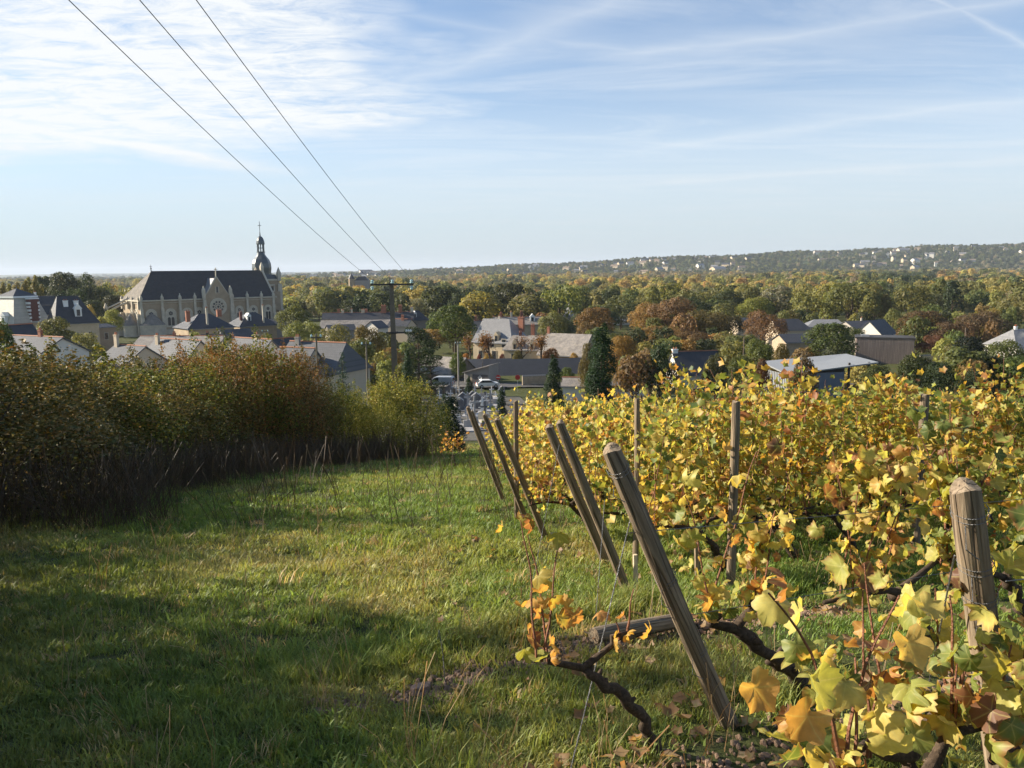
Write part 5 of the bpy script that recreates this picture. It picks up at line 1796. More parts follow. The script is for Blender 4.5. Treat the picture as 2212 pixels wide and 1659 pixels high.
bare_tree('knobbly half bare tree before the left side of the manor', 1018, 186, 705, (0.17, 0.09, 0.035), 500, 1)
bare_tree('half bare dark tree in the middle before the manor', 1045, 182, 700, (0.15, 0.10, 0.04), 450, 2)
bare_tree('narrow brown leaved tree before the manor roof', 1062, 180, 697, (0.20, 0.10, 0.04), 700, 3, wide=0.4)
bare_tree('bare branched tree before the manor wing', 1132, 180, 700, (0.17, 0.09, 0.04), 300, 4)
bare_tree('slim brown tree left of the stone barn wing', 1166, 178, 703, (0.20, 0.11, 0.04), 900, 5, wide=0.5)
for i, (px, Y, top, w_, col, lab) in enumerate(((1005, 183, 764, 22, (0.36, 0.19, 0.06), 'orange garden shrub left of the manor'), (1055, 181, 762, 26, (0.32, 0.23, 0.07), 'ochre shrub over the long barn ridge'),
        (1085, 182, 764, 14, (0.20, 0.055, 0.045), 'crimson shrub before the manor'), (1118, 176, 757, 28, (0.13, 0.12, 0.04), 'olive shrub before the manor wing'),
        (1035, 182, 765, 10, (0.20, 0.055, 0.045), 'small red shrub before the manor'), (1190, 180, 752, 40, (0.22, 0.13, 0.04), 'brown shrub left of the barn wing roof'),
        (1240, 181, 762, 22, (0.34, 0.24, 0.06), 'yellow shrub under the barn wing eave'))):
    T('bushy', px, Y, top, w_, col, lab, 'garden_shrub', cat='shrub')

def fillers():
    rng = np.random.default_rng(21)
    n, tries, out = 0, 0, []
    spots = [(640, 'right of the church'), (860, 'around the tall pole'), (1010, 'by the manor trees'), (1290, 'behind the barn wing'), (1480, 'round the russet chestnuts'),
             (1700, 'near the metal shed'), (1880, 'round the timber hall'), (2060, 'by the maroon trees')]
    while n < 150 and tries < 20000:
        tries += 1
        Y = rng.uniform(118, 265)
        px = rng.uniform(600, 2240) if rng.random() < 0.85 else rng.uniform(-20, 300)
        x = gx(px, Y)
        h, wd = rng.uniform(4.5, 8.5) + (Y > 190) * 2.5, rng.uniform(4.5, 8.5)
        z0 = hz(x, Y)
        base, topz = at(px, 700, Y).z, z0 + h
        py_top = 583 - (topz - EYE) / Y * FPX - (px - 1106) * 0.0105
        half = wd / 2 / Y * FPX
        if px < 600 and Y < 235: continue
        if any(abs(px - a) < hw + half and py_top < e1 - 2 and Y < yy + 4 for a, hw, e0, e1, yy in SIGHT): continue
        if any((x - a) ** 2 + (Y - b) ** 2 < (wd * 0.42) ** 2 + 9 for a, b in out): continue
        if any((x - a) ** 2 + (Y - b) ** 2 < max(r * 0.6, 2) ** 2 for a, b, r in CLEAR): continue
        out.append((x, Y))
        n += 1
        c = (C_OLIVE, C_GREEN, C_GREEN, C_DARK, C_OCHRE, C_RUST, C_OLIVE, C_LIME)[int(rng.integers(8))]
        where = ([m for a, m in spots if px >= a] or ['behind the mansions'])[-1]
        kd = 'bushy' if rng.random() < 0.6 else 'round'
        br = rng.uniform(0.75, 1.25)
        size = 'small' if h < 6 else 'middling' if h < 7.5 else 'large' if h < 9.5 else 'very large'
        tree('garden_tree', kd, (x, Y, z0 - 0.2), h, wd, [v * br for v in c],
             f'{size} {"pale " if br > 1.08 else "deep " if br < 0.9 else ""}{"bushy" if kd == "bushy" else "rounded"} {CN[c]} garden tree {where}, {"near the houses" if Y < 170 else ("mid town" if Y < 215 else "at the wood edge")}', 'garden trees between the houses', fine=0)


fillers()
near_wood()
forest()
# ------------------------------------------------------------------ main pole with its wires
def main_pole():
    Y = 47.0
    x = gx(854, Y)
    z0 = hz(x, Y)
    H = at(850, 604, Y).z - z0
    R = empty('power_pole', (x, Y, z0))
    tag(R, 'tall concrete power pole in the yellow bush, three insulators on its crossarm', 'power pole')
    m = MB()
    k = 10
    for i in range(k):
        a, b = i / k, (i + 1) / k
        w0, w1 = 0.42 - 0.2 * a, 0.42 - 0.2 * b
        m.add([(s1 * w0 / 2, s2 * w0 * 0.35, a * H - (0.6 if i == 0 else 0)) for s1, s2 in ((-1, -1), (1, -1), (1, 1), (-1, 1))] +
              [(s1 * w1 / 2, s2 * w1 * 0.35, b * H) for s1, s2 in ((-1, -1), (1, -1), (1, 1), (-1, 1))],
              [(0, 1, 5, 4), (1, 2, 6, 5), (2, 3, 7, 6), (3, 0, 4, 7)] + ([(4, 5, 6, 7)] if i == k - 1 else []))
    sh = m.build('shaft', M['concrete'], R)
    sh.rotation_euler = (0, RAD(-0.4), 0)
    ah = H - 0.28
    MB().box(0.0, -0.13, ah, 2.5, 0.08, 0.09).build('crossarm', M['iron'], R)
    ends = []
    for u in (-1.18, 0.0, 1.12):
        g = MB()
        g.tube([(u, -0.1, ah - 0.05), (u, -0.1, ah + 0.28)], 0.02, 5)
        g.lathe([(0.05, 0.0), (0.11, 0.03), (0.11, 0.08), (0.05, 0.1), (0.09, 0.14), (0.09, 0.18), (0.03, 0.24)], 10, (u, -0.1, ah + 0.05))
        if u:
            g.lathe([(0.05, 0.0), (0.11, -0.03), (0.11, -0.08), (0.05, -0.1), (0.09, -0.14), (0.09, -0.18), (0.03, -0.24)], 10, (u, -0.1, ah - 0.1))
        g.build('insulator', M['porcelain'], R)
        ends.append(Vector((x + u, Y - 0.1, z0 + ah + 0.28)))
    bz = H - 3.1
    MB().box(0.1, -0.17, bz, 1.1, 0.08, 0.09).box(0, 0, bz, 0.42, 0.36, 0.12).build('bracket', M['iron'], R)
    g = MB()
    for q in (0.75, 0.88, 1.0):
        g.lathe([(0.05, 0), (0.07, 0.06), (0.03, 0.14)], 8, (q, -0.17, bz + 0.05))
    g.build('small_insulator', M['white_paint'], R)
    labs = ['left power line running overhead to the tall pole', 'middle power line running overhead to the tall pole', 'right power line running overhead to the tall pole']
    for e, px, lab in zip(ends, (150, 303, 425), labs):
        p = at(px, 0, 14.0)
        # parabola through pole top and the point overhead, ending at the next pole uphill behind the viewer
        Ye, t1 = -34.0, (47 - 14) / (47 + 34)
        sag = 1.15
        dz1 = (p.z - e.z + 4 * sag * t1 * (1 - t1)) / t1
        dx1 = (p.x - e.x) / t1
        pts = []
        for k in range(61):
            t = k / 60
            pts.append((e.x + dx1 * t, e.y + (Ye - e.y) * t, e.z + dz1 * t - 4 * sag * t * (1 - t)))
        tag(MB().tube(pts, 0.0085, 5).build('power_line', M['cable']), lab, 'cable', 'overhead power lines')


main_pole()


# ------------------------------------------------------------------ hedge of bushes on the left
BUSH = []


def bush_mesh(seed, n, mat, size):
    rng = np.random.default_rng(seed)
    L = [(0, 0, 1.6, 1.35, 1.35, 1.7)]
    for i in range(30):
        a, z = rng.uniform(0, 6.28), rng.uniform(0.3, 3.6)
        q = rng.uniform(0.22, 0.8)
        rad = 1.35 * math.sqrt(max(0.05, 1 - ((z - 1.5) / 2.4) ** 2))
        L.append((rad * math.cos(a), rad * math.sin(a), z, q, q, q * 1.1))
    for i in range(16):      # loose shoots
        a, rr = rng.uniform(0, 6.28), rng.uniform(0, 1.5)
        L.append((rr * math.cos(a), rr * math.sin(a), rng.uniform(3.5, 4.4) - 0.75 * rr * rr * 0.6, 0.13, 0.13, 0.55))
    P, N = crown_points(L, n, rng, 0.3, 0.1)
    N = N + unit(len(N), rng) * 0.7
    N /= np.linalg.norm(N, axis=1, keepdims=True)
    V, F = quads(P, N, size, rng, 0.6)
    return np_mesh('foliage', V, F, mat)


def bush_stems(seed):
    rnd = random.Random(seed)
    m = MB()
    for i in range(12):
        a, r_ = rnd.uniform(0, 6.28), rnd.uniform(0.4, 1.2)
        h = rnd.uniform(2.2, 3.9)
        m.tube([(0.2 * math.cos(a), 0.2 * math.sin(a), -0.2), (r_ * .5 * math.cos(a), r_ * .5 * math.sin(a), h * .5), (r_ * math.cos(a + .3), r_ * math.sin(a + .3), h)], [0.03, 0.022, 0.006], 4)
    return m.mesh('stems', M['bark'])


def hedge():
    meshes = [bush_mesh(20 + i, 10500, M['hedge'], 0.085) for i in range(4)] + [bush_mesh(30 + i, 10500, M['hedge_green'], 0.085) for i in range(3)] + [bush_mesh(40 + i, 9500, M['hedge_yellow'], 0.095) for i in range(2)] + [bush_mesh(50 + i, 10500, M['hedge_rust'], 0.08) for i in range(2)]
    stems = [bush_stems(i) for i in range(3)]
    ordn = ['first', 'second', 'third', 'fourth', 'fifth', 'sixth', 'seventh', 'eighth', 'ninth', 'tenth', 'eleventh', 'twelfth', 'thirteenth', 'fourteenth', 'fifteenth', 'sixteenth', 'seventeenth', 'eighteenth', 'nineteenth', 'twentieth']
    # (px of bush, Y, py of its top, width in metres, mesh kind)
    spec = [(-120, 14, 700, 4.6, 0), (-40, 16.8, 722, 4.8, 1), (40, 19, 733, 4.8, 0), (110, 21, 742, 5.0, 2), (175, 22.5, 752, 5.0, 4), (240, 25, 765, 5.0, 1), (300, 27, 772, 5.0, 3),
            (360, 29, 780, 4.8, 5), (415, 31, 790, 4.8, 2), (468, 33, 786, 4.6, 9), (520, 34.5, 778, 4.6, 4), (568, 36, 768, 4.6, 10), (612, 37, 778, 4.4, 9), (655, 38.5, 800, 4.0, 3), (700, 40, 845, 3.2, 5), (742, 43, 862, 3.0, 6)]
    for row, (dy, df) in enumerate(((0, 0), (2.6, 6))):
        for i, (px, Y, top, wd, mk) in enumerate(spec):
            y = Y + dy
            x = gx(px, y) - (1.4 if row else 0)
            g = hz(x, y)
            h = max(2.4, at(px, top + df, y).z - g) * random.uniform(0.93, 1.08) * (0.87 if i < 7 else (0.98 if i < 9 else 1.1))
            R = empty('hedge_bush', (x, y, g), random.uniform(0, 6.28))
            R.scale = (wd / 3.4, wd / 3.4, h / 4.15)
            tone = 'rust brown' if mk > 8 else 'olive brown' if mk < 4 else 'greener'
            tag(R, f'{tone} bush, {ordn[i]} from the left in the {"rear" if row else "front"} line of the wild hedge', 'bush', 'bushes of the wild hedge')
            inst('foliage', meshes[mk if mk > 8 else (mk + row * 2) % 7], R)
            inst('stems', stems[i % 3], R)
    # outside the frame on the left the hedge goes on uphill
    for i, (x, y, h) in enumerate(((-10.2, 10.6, 3.6), (-9.6, 8.4, 3.5), (-8.6, 6.0, 5.2), (-8.2, 3.8, 4.5), (-8.2, 1.5, 4.1), (-8.2, -1.0, 4.1), (-8.4, -3.5, 4.6), (-13.4, 12.2, 5.0), (-13.2, 9.4, 5.0), (-12.0, 6.8, 6.0), (-11.6, 3.6, 5.2), (-11.6, 0.5, 5.0), (-12.4, 15.0, 5.6))):
        R = empty('hedge_bush', (x - 0.6, y, hz(x, y)), i)
        R.scale = (1.45, 1.45, h / 4.15)
        tag(R, f'{ordn[i]} bush of the hedge going on uphill outside the view', 'bush', 'bushes of the wild hedge')
        inst('foliage', meshes[i % 7], R)
    # the yellow green clump round the power pole
    for i, (px, Y, top, wd, mk, lab) in enumerate(((800, 44, 846, 2.9, 7, 'yellow green bush left of the power pole foot'), (858, 45.5, 806, 3.5, 8, 'tall yellow green bush wrapped round the power pole'), (905, 44.5, 838, 2.9, 7, 'green bush right of the power pole'),
                                                     (825, 41.5, 878, 2.3, 8, 'pale thorny bush in front of the power pole'), (932, 50, 880, 1.8, 4, 'dark green bush between pole bush and vineyard'), (770, 47, 855, 2.6, 5, 'dark bush behind the gap of the hedge'))):
        x = gx(px, Y)
        g = hz(x, Y)
        h = at(px, top, Y).z - g
        R = empty('bush', (x, Y, g), i * 1.3)
        R.scale = (wd / 3.0, wd / 3.0, h / 4.15)
        tag(R, lab, 'bush')
        inst('foliage', meshes[mk], R)
        inst('stems', stems[i % 3], R)


hedge()

# ------------------------------------------------------------------ vineyard
UX, UY = 0.853, 0.522            # along the rows, into the vineyard
NX, NY = -0.522, 0.853           # from row to row, downhill


def RP(n, u, z=0.0):
    x, y = UX * u + NX * n, UY * u + NY * n
    return Vector((x, y, hz(x, y) + z))


def leaf_outline(seed, lobes=True):
    """grape leaf: five lobes with toothed rim; returns verts, tris, rim values"""
    rnd = random.Random(seed)
    pts = []
    n = 30 if lobes else 10
    for k in range(n):
        t = -math.pi / 2 + 2 * math.pi * k / n
        lobe = 0.90 + 0.10 * math.cos(5 * (t - math.pi / 2))
        notch = 0.55 if abs(math.sin((t + math.pi / 2) / 2)) < 0.12 else 1.0
        r = 0.5 * lobe * notch * (1.0 + (0.05 if k % 2 else -0.05)) * rnd.uniform(0.92, 1.08)
        pts.append((r * math.cos(t) * 1.05, r * math.sin(t)))
    fold = rnd.uniform(0.2, 1.3)
    curl = rnd.uniform(-1.0, 2.2)
    V = [(0, -0.08, 0)]
    rim = [0.0]
    axis = lambda k: 1.0 if (lobes and k % 6 == 3) else 0.0
    vein = [1.0 if lobes else 0.0]
    mids = []
    if lobes:
        for x, y in pts[1::2]:
            mids.append((x * 0.55, y * 0.55))
        for x, y in mids:
            V.append((x, y, 0)); rim.append(0.5); vein.append(axis(2 * (len(V) - 2) + 1))
    for k, (x, y) in enumerate(pts):
        V.append((x, y, 0)); rim.append(1.0); vein.append(axis(k))
    V = [(x, y, fold * abs(x) * 0.45 - curl * (x * x + y * y) * 0.9 + rnd.uniform(-0.06, 0.06) + (0.07 * math.sin(5 * math.atan2(y, x + 1e-6) + seed) * (x * x + y * y) * 3 if lobes else 0)) for x, y, _ in V]
    F = []
    if lobes:
        m_ = len(mids)
        for k in range(m_):
            F.append((0, 1 + k, 1 + (k + 1) % m_))
            a, b, c = 1 + m_ + 2 * k, 1 + m_ + 2 * k + 1, 1 + m_ + (2 * k + 2) % n
            F += [(1 + k, a, b), (1 + k, b, c), (1 + k, c, 1 + (k + 1) % m_)]
    else:
        for k in range(n):
            F.append((0, 1 + k, 1 + (k + 1) % n))
    return np.array(V), np.array(F), np.array(rim), np.array(vein)


LEAF_HI = [leaf_outline(i) for i in range(8)]
LEAF_LO = [leaf_outline(i, False) for i in range(6)]


def rotmats(n, rng, tilt=0.9):
    """orientations of hanging leaves: mostly facing sideways and up, tip down"""
    az = rng.uniform(0, 2 * math.pi, n)
    el = rng.normal(0.45, 0.5, n)
    N = np.stack([np.cos(az) * np.cos(el), np.sin(az) * np.cos(el), np.sin(el)], 1)
    down = np.array([0, 0, -1.0]) + rng.normal(0, 0.45, (n, 3))
    Yv = down - N * (down * N).sum(1, keepdims=True)
    Yv /= np.linalg.norm(Yv, axis=1, keepdims=True)
    Xv = np.cross(Yv, N)
    return np.stack([Xv, Yv, N], 2)          # columns


def leaves_mesh(name, P, size, mat, rng, protos):
    Vs, Fs, Rs, Es = [], [], [], []
    b = 0
    Rm = rotmats(len(P), rng)
    which = rng.integers(0, len(protos), len(P))
    for k, (V, F, rim, vein) in enumerate(protos):
        idx = np.nonzero(which == k)[0]
        if not len(idx): continue
        s = size * rng.uniform(0.6, 1.3, len(idx))
        W = np.einsum('nij,vj->nvi', Rm[idx], V) * s[:, None, None] + P[idx][:, None, :]
        Vs.append(W.reshape(-1, 3))
        Fs.append((F[None] + (b + np.arange(len(idx)) * len(V))[:, None, None]).reshape(-1, 3))
        Rs.append(np.tile(rim, len(idx)))
        Es.append(np.tile(vein, len(idx)))
        b += len(idx) * len(V)
    return np_mesh(name, np.concatenate(Vs), np.concatenate(Fs), mat, {'rim': np.concatenate(Rs), 'vein': np.concatenate(Es)})


def vine_wood(seed, height_=1.9, ncane=7, spread=0.7, lean=0.42, thick=0.034):
    """gnarled trunk leaning towards the row end, arms and canes; local x runs along the row"""
    rnd = random.Random(seed)
    tr = MB()
    p = [Vector((0, 0, -0.08))]
    steps = 13
    for k in range(steps):
        t = (k + 1) / steps
        p.append(Vector((-lean * t ** 1.2 + rnd.uniform(-.022, .022), rnd.uniform(-.025, .025), 0.52 * t ** 0.9)))
    rr = [thick * (1.35 - 0.5 * i / steps) * rnd.uniform(0.72, 1.3) for i in range(steps + 1)]
    tr.tube(p, rr, 9)
    for _k in range(5):      # spurs and pruning knots
        c0 = p[rnd.randrange(4, steps)]
        dv = Vector((rnd.uniform(-1, 1), rnd.uniform(-1, 1), rnd.uniform(0, 1))).normalized()
        tr.tube([c0, c0 + dv * thick * 1.5, c0 + dv * thick * 2.1], [thick * .75, thick * .5, thick * .3], 6)
    head = p[-1]
    arms = []
    for s_ in (-1, 1):
        q = [head, head + Vector((s_ * 0.16, rnd.uniform(-.04, .04), 0.06)), head + Vector((s_ * spread * 0.55, rnd.uniform(-.05, .05), 0.1)), head + Vector((s_ * spread * 0.9, 0, 0.10))]
        tr.tube(q, [thick * .8, thick * .62, thick * .5, thick * .35], 6)
        arms.append(q)
    cn = MB()
    nodes = []
    for i in range(ncane):
        a = arms[i % 2]
        t = rnd.random()
        s0 = a[1].lerp(a[3], t)
        L = height_ - s0.z + rnd.uniform(-0.35, 0.25)
        q = [s0]
        d = Vector((rnd.uniform(-.2, .2), rnd.uniform(-.14, .14), 1)).normalized()
        n = 9
        for k in range(n):
            d = (d + Vector((rnd.uniform(-.12, .12), rnd.uniform(-.10, .10), -0.02 if k < 6 else -0.12))).normalized()
            q.append(q[-1] + d * L / n)
        cn.tube(q, [0.006 - 0.0004 * k for k in range(n + 1)], 4, caps=False)
        nodes.append(q)
    return tr, cn, nodes


def node_points(nodes, n, rng, jitter=0.09, low=0.0):
    out = []
    for i in range(n):
        q = nodes[rng.integers(len(nodes))]
        t = rng.uniform(low, 1) * (len(q) - 1.001)
        k = int(t)
        p = q[k].lerp(q[k + 1], t - k)
        out.append((p.x + rng.normal(0, jitter), p.y + rng.normal(0, jitter * 1.1), p.z + rng.normal(0, jitter * 0.6)))
    return np.array(out)


FARV = []
for i in range(9):
    tr, cn, nodes = vine_wood(900 + i, height_=2.0 + 0.12 * (i % 3), ncane=10, spread=0.75)
    rng = np.random.default_rng(900 + i)
    mats = M['vine_leaf'] if i % 3 else M['vine_leaf_green']
    FARV.append((tr.mesh('trunk', M['vine_bark'], True), cn.mesh('canes', M['cane']), leaves_mesh('foliage', node_points(nodes, 430 + 90 * (i % 5), rng, 0.12), 0.088, M['vine_leaf'], rng, LEAF_LO),
                 leaves_mesh('foliage', node_points(nodes, 640, rng, 0.12), 0.088, M['vine_leaf_green'], rng, LEAF_LO)))
LEAFM = {k: [np_mesh('leaf', V, F, M[k], {'rim': r, 'vein': e}) for V, F, r, e in LEAF_HI] for k in ('vine_leaf', 'vine_leaf_green', 'vine_leaf_dry')}
ROT_ROW = math.atan2(UY, UX)
ORD = ['first', 'second', 'third', 'fourth', 'fifth', 'sixth', 'seventh', 'eighth', 'ninth', 'tenth', 'eleventh', 'twelfth', 'thirteenth', 'fourteenth', 'fifteenth', 'sixteenth',
       'seventeenth', 'eighteenth', 'nineteenth', 'twentieth', 'twenty-first', 'twenty-second', 'twenty-third', 'twenty-fourth', 'twenty-fifth', 'twenty-sixth', 'twenty-seventh']


def near_vine(n, u, label, seed, height_=1.5, ncane=6, nleaf=110, size=0.13, matk='vine_leaf', lean=0.42, spread=0.6, thick=0.034, low=0.1, extra=0, jitter=0.08, rz=0.0):
    p = RP(n, u)
    R = empty('grape_vine', p, ROT_ROW + rz)
    tag(R, label, 'grape vine', 'vines of the vineyard')
    tr, cn, nodes = vine_wood(seed, height_, ncane, spread, lean, thick)
    tr.build('trunk', M['vine_bark'], R, smooth=True)
    for q in nodes:
        MB().tube(q, [0.006 - 0.0004 * k for k in range(len(q))], 4, caps=False).build('cane', M['cane'], R)
    rng = np.random.default_rng(seed)
    P = node_points(nodes, nleaf, rng, jitter, low)
    Rm = rotmats(nleaf, rng)
    ms = LEAFM[matk]
    for k in range(nleaf):
        o = bpy.data.objects.new('leaf', ms[int(rng.integers(len(ms)))])
        s = size * rng.uniform(0.6, 1.35)
        m4 = Matrix([[Rm[k][r][c] * s for c in range(3)] + [P[k][r]] for r in range(3)] + [[0, 0, 0, 1]])
        link(o, R)
        o.matrix_basis = m4
    if extra:
        P = node_points(nodes, extra, rng, jitter * 1.5, low)
        o = inst('foliage', leaves_mesh('foliage', P, size, M[matk], rng, LEAF_HI), R)
        o['kind'] = 'stuff'
    return R


def end_post(n, u, top, dia, label, name='vineyard_post', wraps=(), straight=False):
    """round wooden post; top is a world point"""
    b = RP(n, u, -0.25)
    d = top - b
    L = d.length
    R = empty(name, b)
    R.rotation_mode = 'QUATERNION'
    R.rotation_quaternion = d.to_track_quat('Z', 'X')
    tag(R, label, 'post', 'wooden posts of the vineyard')
    rnd = random.Random(int(n * 100 + u * 10))
    prof = []
    k = 14
    ns = 16
    vs, fs = [], []
    ph = rnd.uniform(0, 6)
    for i in range(k + 1):
        z = L * i / k
        for j in range(ns):
            t = 2 * math.pi * j / ns
            r_ = dia / 2 * (1.08 - 0.1 * i / k) * (1 + 0.035 * math.sin(3 * t + ph) + 0.02 * math.sin(7 * t + i * 0.5) + rnd.uniform(-.012, .012))
            if i == k: r_ *= 0.93
            vs.append((r_ * math.cos(t) + 0.008 * math.sin(z * 2 + ph), r_ * math.sin(t), z + (0.012 * math.sin(2 * t) if i == k else 0)))
    for i in range(k):
        for j in range(ns):
            j2 = (j + 1) % ns
            fs.append((i * ns + j, i * ns + j2, (i + 1) * ns + j2, (i + 1) * ns + j))
    vs.append((0, 0, L + 0.008))
    c = len(vs) - 1
    for j in range(ns):
        fs.append((k * ns + j, k * ns + (j + 1) % ns, c))
    MB().add(vs, fs).build('shaft', M['wood'], R, smooth=False)
    for fz in wraps:
        m = MB()
        z = L - fz
        turns = 2
        pts = [((dia / 2 * 1.04 + 0.003) * math.cos(q * 0.4), (dia / 2 * 1.04 + 0.003) * math.sin(q * 0.4), z + 0.012 * q / 16 * turns * 0.8 + 0.01 * math.sin(q * 0.4)) for q in range(16 * turns)]
        m.tube(pts, 0.0014, 4)
        m.tube([(-dia / 2 - 0.003, -0.01, z), (-dia / 2 - 0.05, -0.03, z - 0.05), (-dia / 2 - 0.02, -0.05, z - 0.1)], 0.002, 4)
        m.build('wire_wrap', M['wire'], R)
    return R


LEAN = Vector((-0.78, -0.50, 0))


def base_of(top, length=1.62):
    p = top - LEAN * 1.0
    return p


def nu(p):
    return p.x * NX + p.y * NY, p.x * UX + p.y * UY


def lean_post(px, py, d_y, dia, label, wraps=()):
    top = at(px, py, d_y)
    b = base_of(top)
    n, u = nu(b)
    return end_post(n, u, top, dia, label, wraps=wraps)


lean_post(1318, 972, 3.32, 0.09, 'leaning wooden end post nearest the picture centre, wire wound near its top', (0.12, 0.75, 1.2))
lean_post(1210, 912, 7.1, 0.09, 'leaning end post in front of the twin pair left of the nearest leaning post', (0.15,))
lean_post(1186, 921, 8.4, 0.102, 'thicker leaning end post just behind its twin')
lean_post(1073, 906, 10.7, 0.092, 'right one of the two leaning posts left of the upright post')
lean_post(1046, 896, 12.6, 0.085, 'left one of the two leaning posts left of the upright post')
lean_post(1010, 880, 15.6, 0.085, 'leaning end post with gnarled top at the left end of the vines')
lean_post(1020, 888, 18.6, 0.075, 'thin far leaning post half hidden behind the leftmost ones')
# upright posts
for px, py, dy, dia, lab in ((1590, 868, 7.6, 0.084, 'upright wooden post standing among the vines right of the nearest leaning post'),
                             (1998, 853, 9.1, 0.098, 'upright wooden post among the vines near the right edge'),
                             (1114, 866, 13.3, 0.085, 'upright wooden post behind the pair of leaning posts'),
                             (1377, 862, 8.5, 0.065, 'far upright post top showing above the vines in the middle')):
    top = at(px, py, dy)
    n, u = nu(top)
    end_post(n, u, top + Vector((0.0, 0.0, 0.0)), dia, lab)
top0 = at(2088, 1050, 2.33)
n0, u0 = nu(top0 + Vector((0.50, 0.34, 0)))
end_post(n0, u0, top0, 0.094, 'big weathered end post at the lower right with sawn top and wound wire', wraps=(0.11, 0.30, 0.42, 0.75))
# a fallen post in the grass, white stakes
p1, p2 = ground_at(1282, 1392), ground_at(1490, 1352)
d = (p2 - p1).normalized()
R = empty('fallen_post', p1 + Vector((0, 0, 0.06)))
R.rotation_mode = 'QUATERNION'
R.rotation_quaternion = (p2 - p1).to_track_quat('Z', 'X')
tag(R, 'fallen wooden post lying in the grass behind the nearest leaning post', 'post')
MB().lathe([(0.0, 0), (0.058, 0), (0.062, 0.1), (0.058, 0.5), (0.055, (p2 - p1).length - 0.02), (0.0, (p2 - p1).length)], 14).build('shaft', M['wood'], R)
for px, py0, py1, dia, lab in ((1372, 1268, 1198, 0.045, 'short new pale stake just right of the twin leaning posts'), (1505, 1235, 1172, 0.06, 'short grey stub of a stake behind the first standing vine')):
    g = ground_at(px + 3, py0 + 12)
    t_ = at(px, py1, g.y)
    tag(MB().tube([g - Vector((0, 0, .1)), t_], [dia / 2, dia / 2], 6).build('stake', M['stake'] if dia < .05 else M['wood']), lab, 'stake')


def anchor_wire(top, foot, lab):
    tag(MB().tube([top, (top + foot) / 2 + Vector((0, 0, -0.01)), foot], 0.0028, 5).build('anchor_wire', M['wire']), lab, 'wire', 'anchor wires of the end posts')


anchor_wire(at(1378, 1052, 3.45), ground_at(1226, 1690), 'steel anchor wire of the nearest leaning post')
anchor_wire(at(1208, 960, 7.1), ground_at(1140, 1310), 'steel anchor wire of the front twin post')
anchor_wire(at(1306, 1080, 7.0), ground_at(1286, 1350), 'thin slack wire hanging before the twin posts')
anchor_wire(at(2062, 1200, 2.3), ground_at(1960, 1720) + Vector((0, 0, 0.05)), 'steel anchor wire of the big lower right post')
anchor_wire(at(1073, 940, 10.7), ground_at(1028, 1170), 'anchor wire of the right leaning post left of the upright one')
g = ground_at(962, 1480)
tag(MB().tube([g, g + Vector((-0.01, 0, 0.2)), g + Vector((-0.03, 0.0, 0.36)), g + Vector((-0.04, 0, 0.30))], 0.003, 5).build('bent_wire', M['wire']), 'bent piece of wire sticking up from the grass', 'wire')

# rows: (n, first u, last u)
near_vine(2.57, 2.35, 'sparse young vine with few dry leaves left of the nearest leaning post', 51, 1.0, 5, 26, 0.085, 'vine_leaf_dry', 0.42, 0.28, 0.021, 0.0, jitter=0.04)
near_vine(2.67, 3.50, 'narrow vine with yellow leaves right behind the nearest leaning post', 52, 1.42, 4, 100, 0.09, 'vine_leaf', 0.55, 0.22, 0.036, 0.0, jitter=0.06)
near_vine(2.85, 5.05, 'vine with tall canes and orange leaves right of the first standing vine', 53, 1.7, 9, 270, 0.10, 'vine_leaf', 0.5, 0.8, 0.036, 0.0)
near_vine(2.80, 6.25, 'vine with tangled canes, second after the orange leaved one', 54, 1.62, 10, 260, 0.095, 'vine_leaf_green', 0.4, 0.8, 0.036, 0.1, extra=90)
near_vine(2.80, 7.4, 'leafy green yellow vine at the right edge of the near row', 55, 1.6, 10, 220, 0.095, 'vine_leaf_green', 0.4, 0.8, extra=90)
near_vine(1.08, 2.15, 'foreground vine with big yellow leaves at the bottom right', 61, 1.02, 7, 88, 0.085, 'vine_leaf', 0.25, 0.34, 0.03, 0.05)
near_vine(1.36, 2.6, 'foreground vine with large leaves against the big post', 62, 1.05, 6, 62, 0.085, 'vine_leaf', 0.3, 0.4, 0.03, 0.1)
near_vine(1.12, 3.1, 'foreground vine right of the big post at the edge', 63, 1.3, 6, 70, 0.095, 'vine_leaf_green', 0.3, 0.5)
gg = ground_at(985, 1012)
near_vine(*nu(gg), 'small outlying vine with orange leaves at the left end of the vineyard', 71, 1.5, 6, 90, 0.11, 'vine_leaf_dry', 0.1, 0.35, 0.02, jitter=0.14)


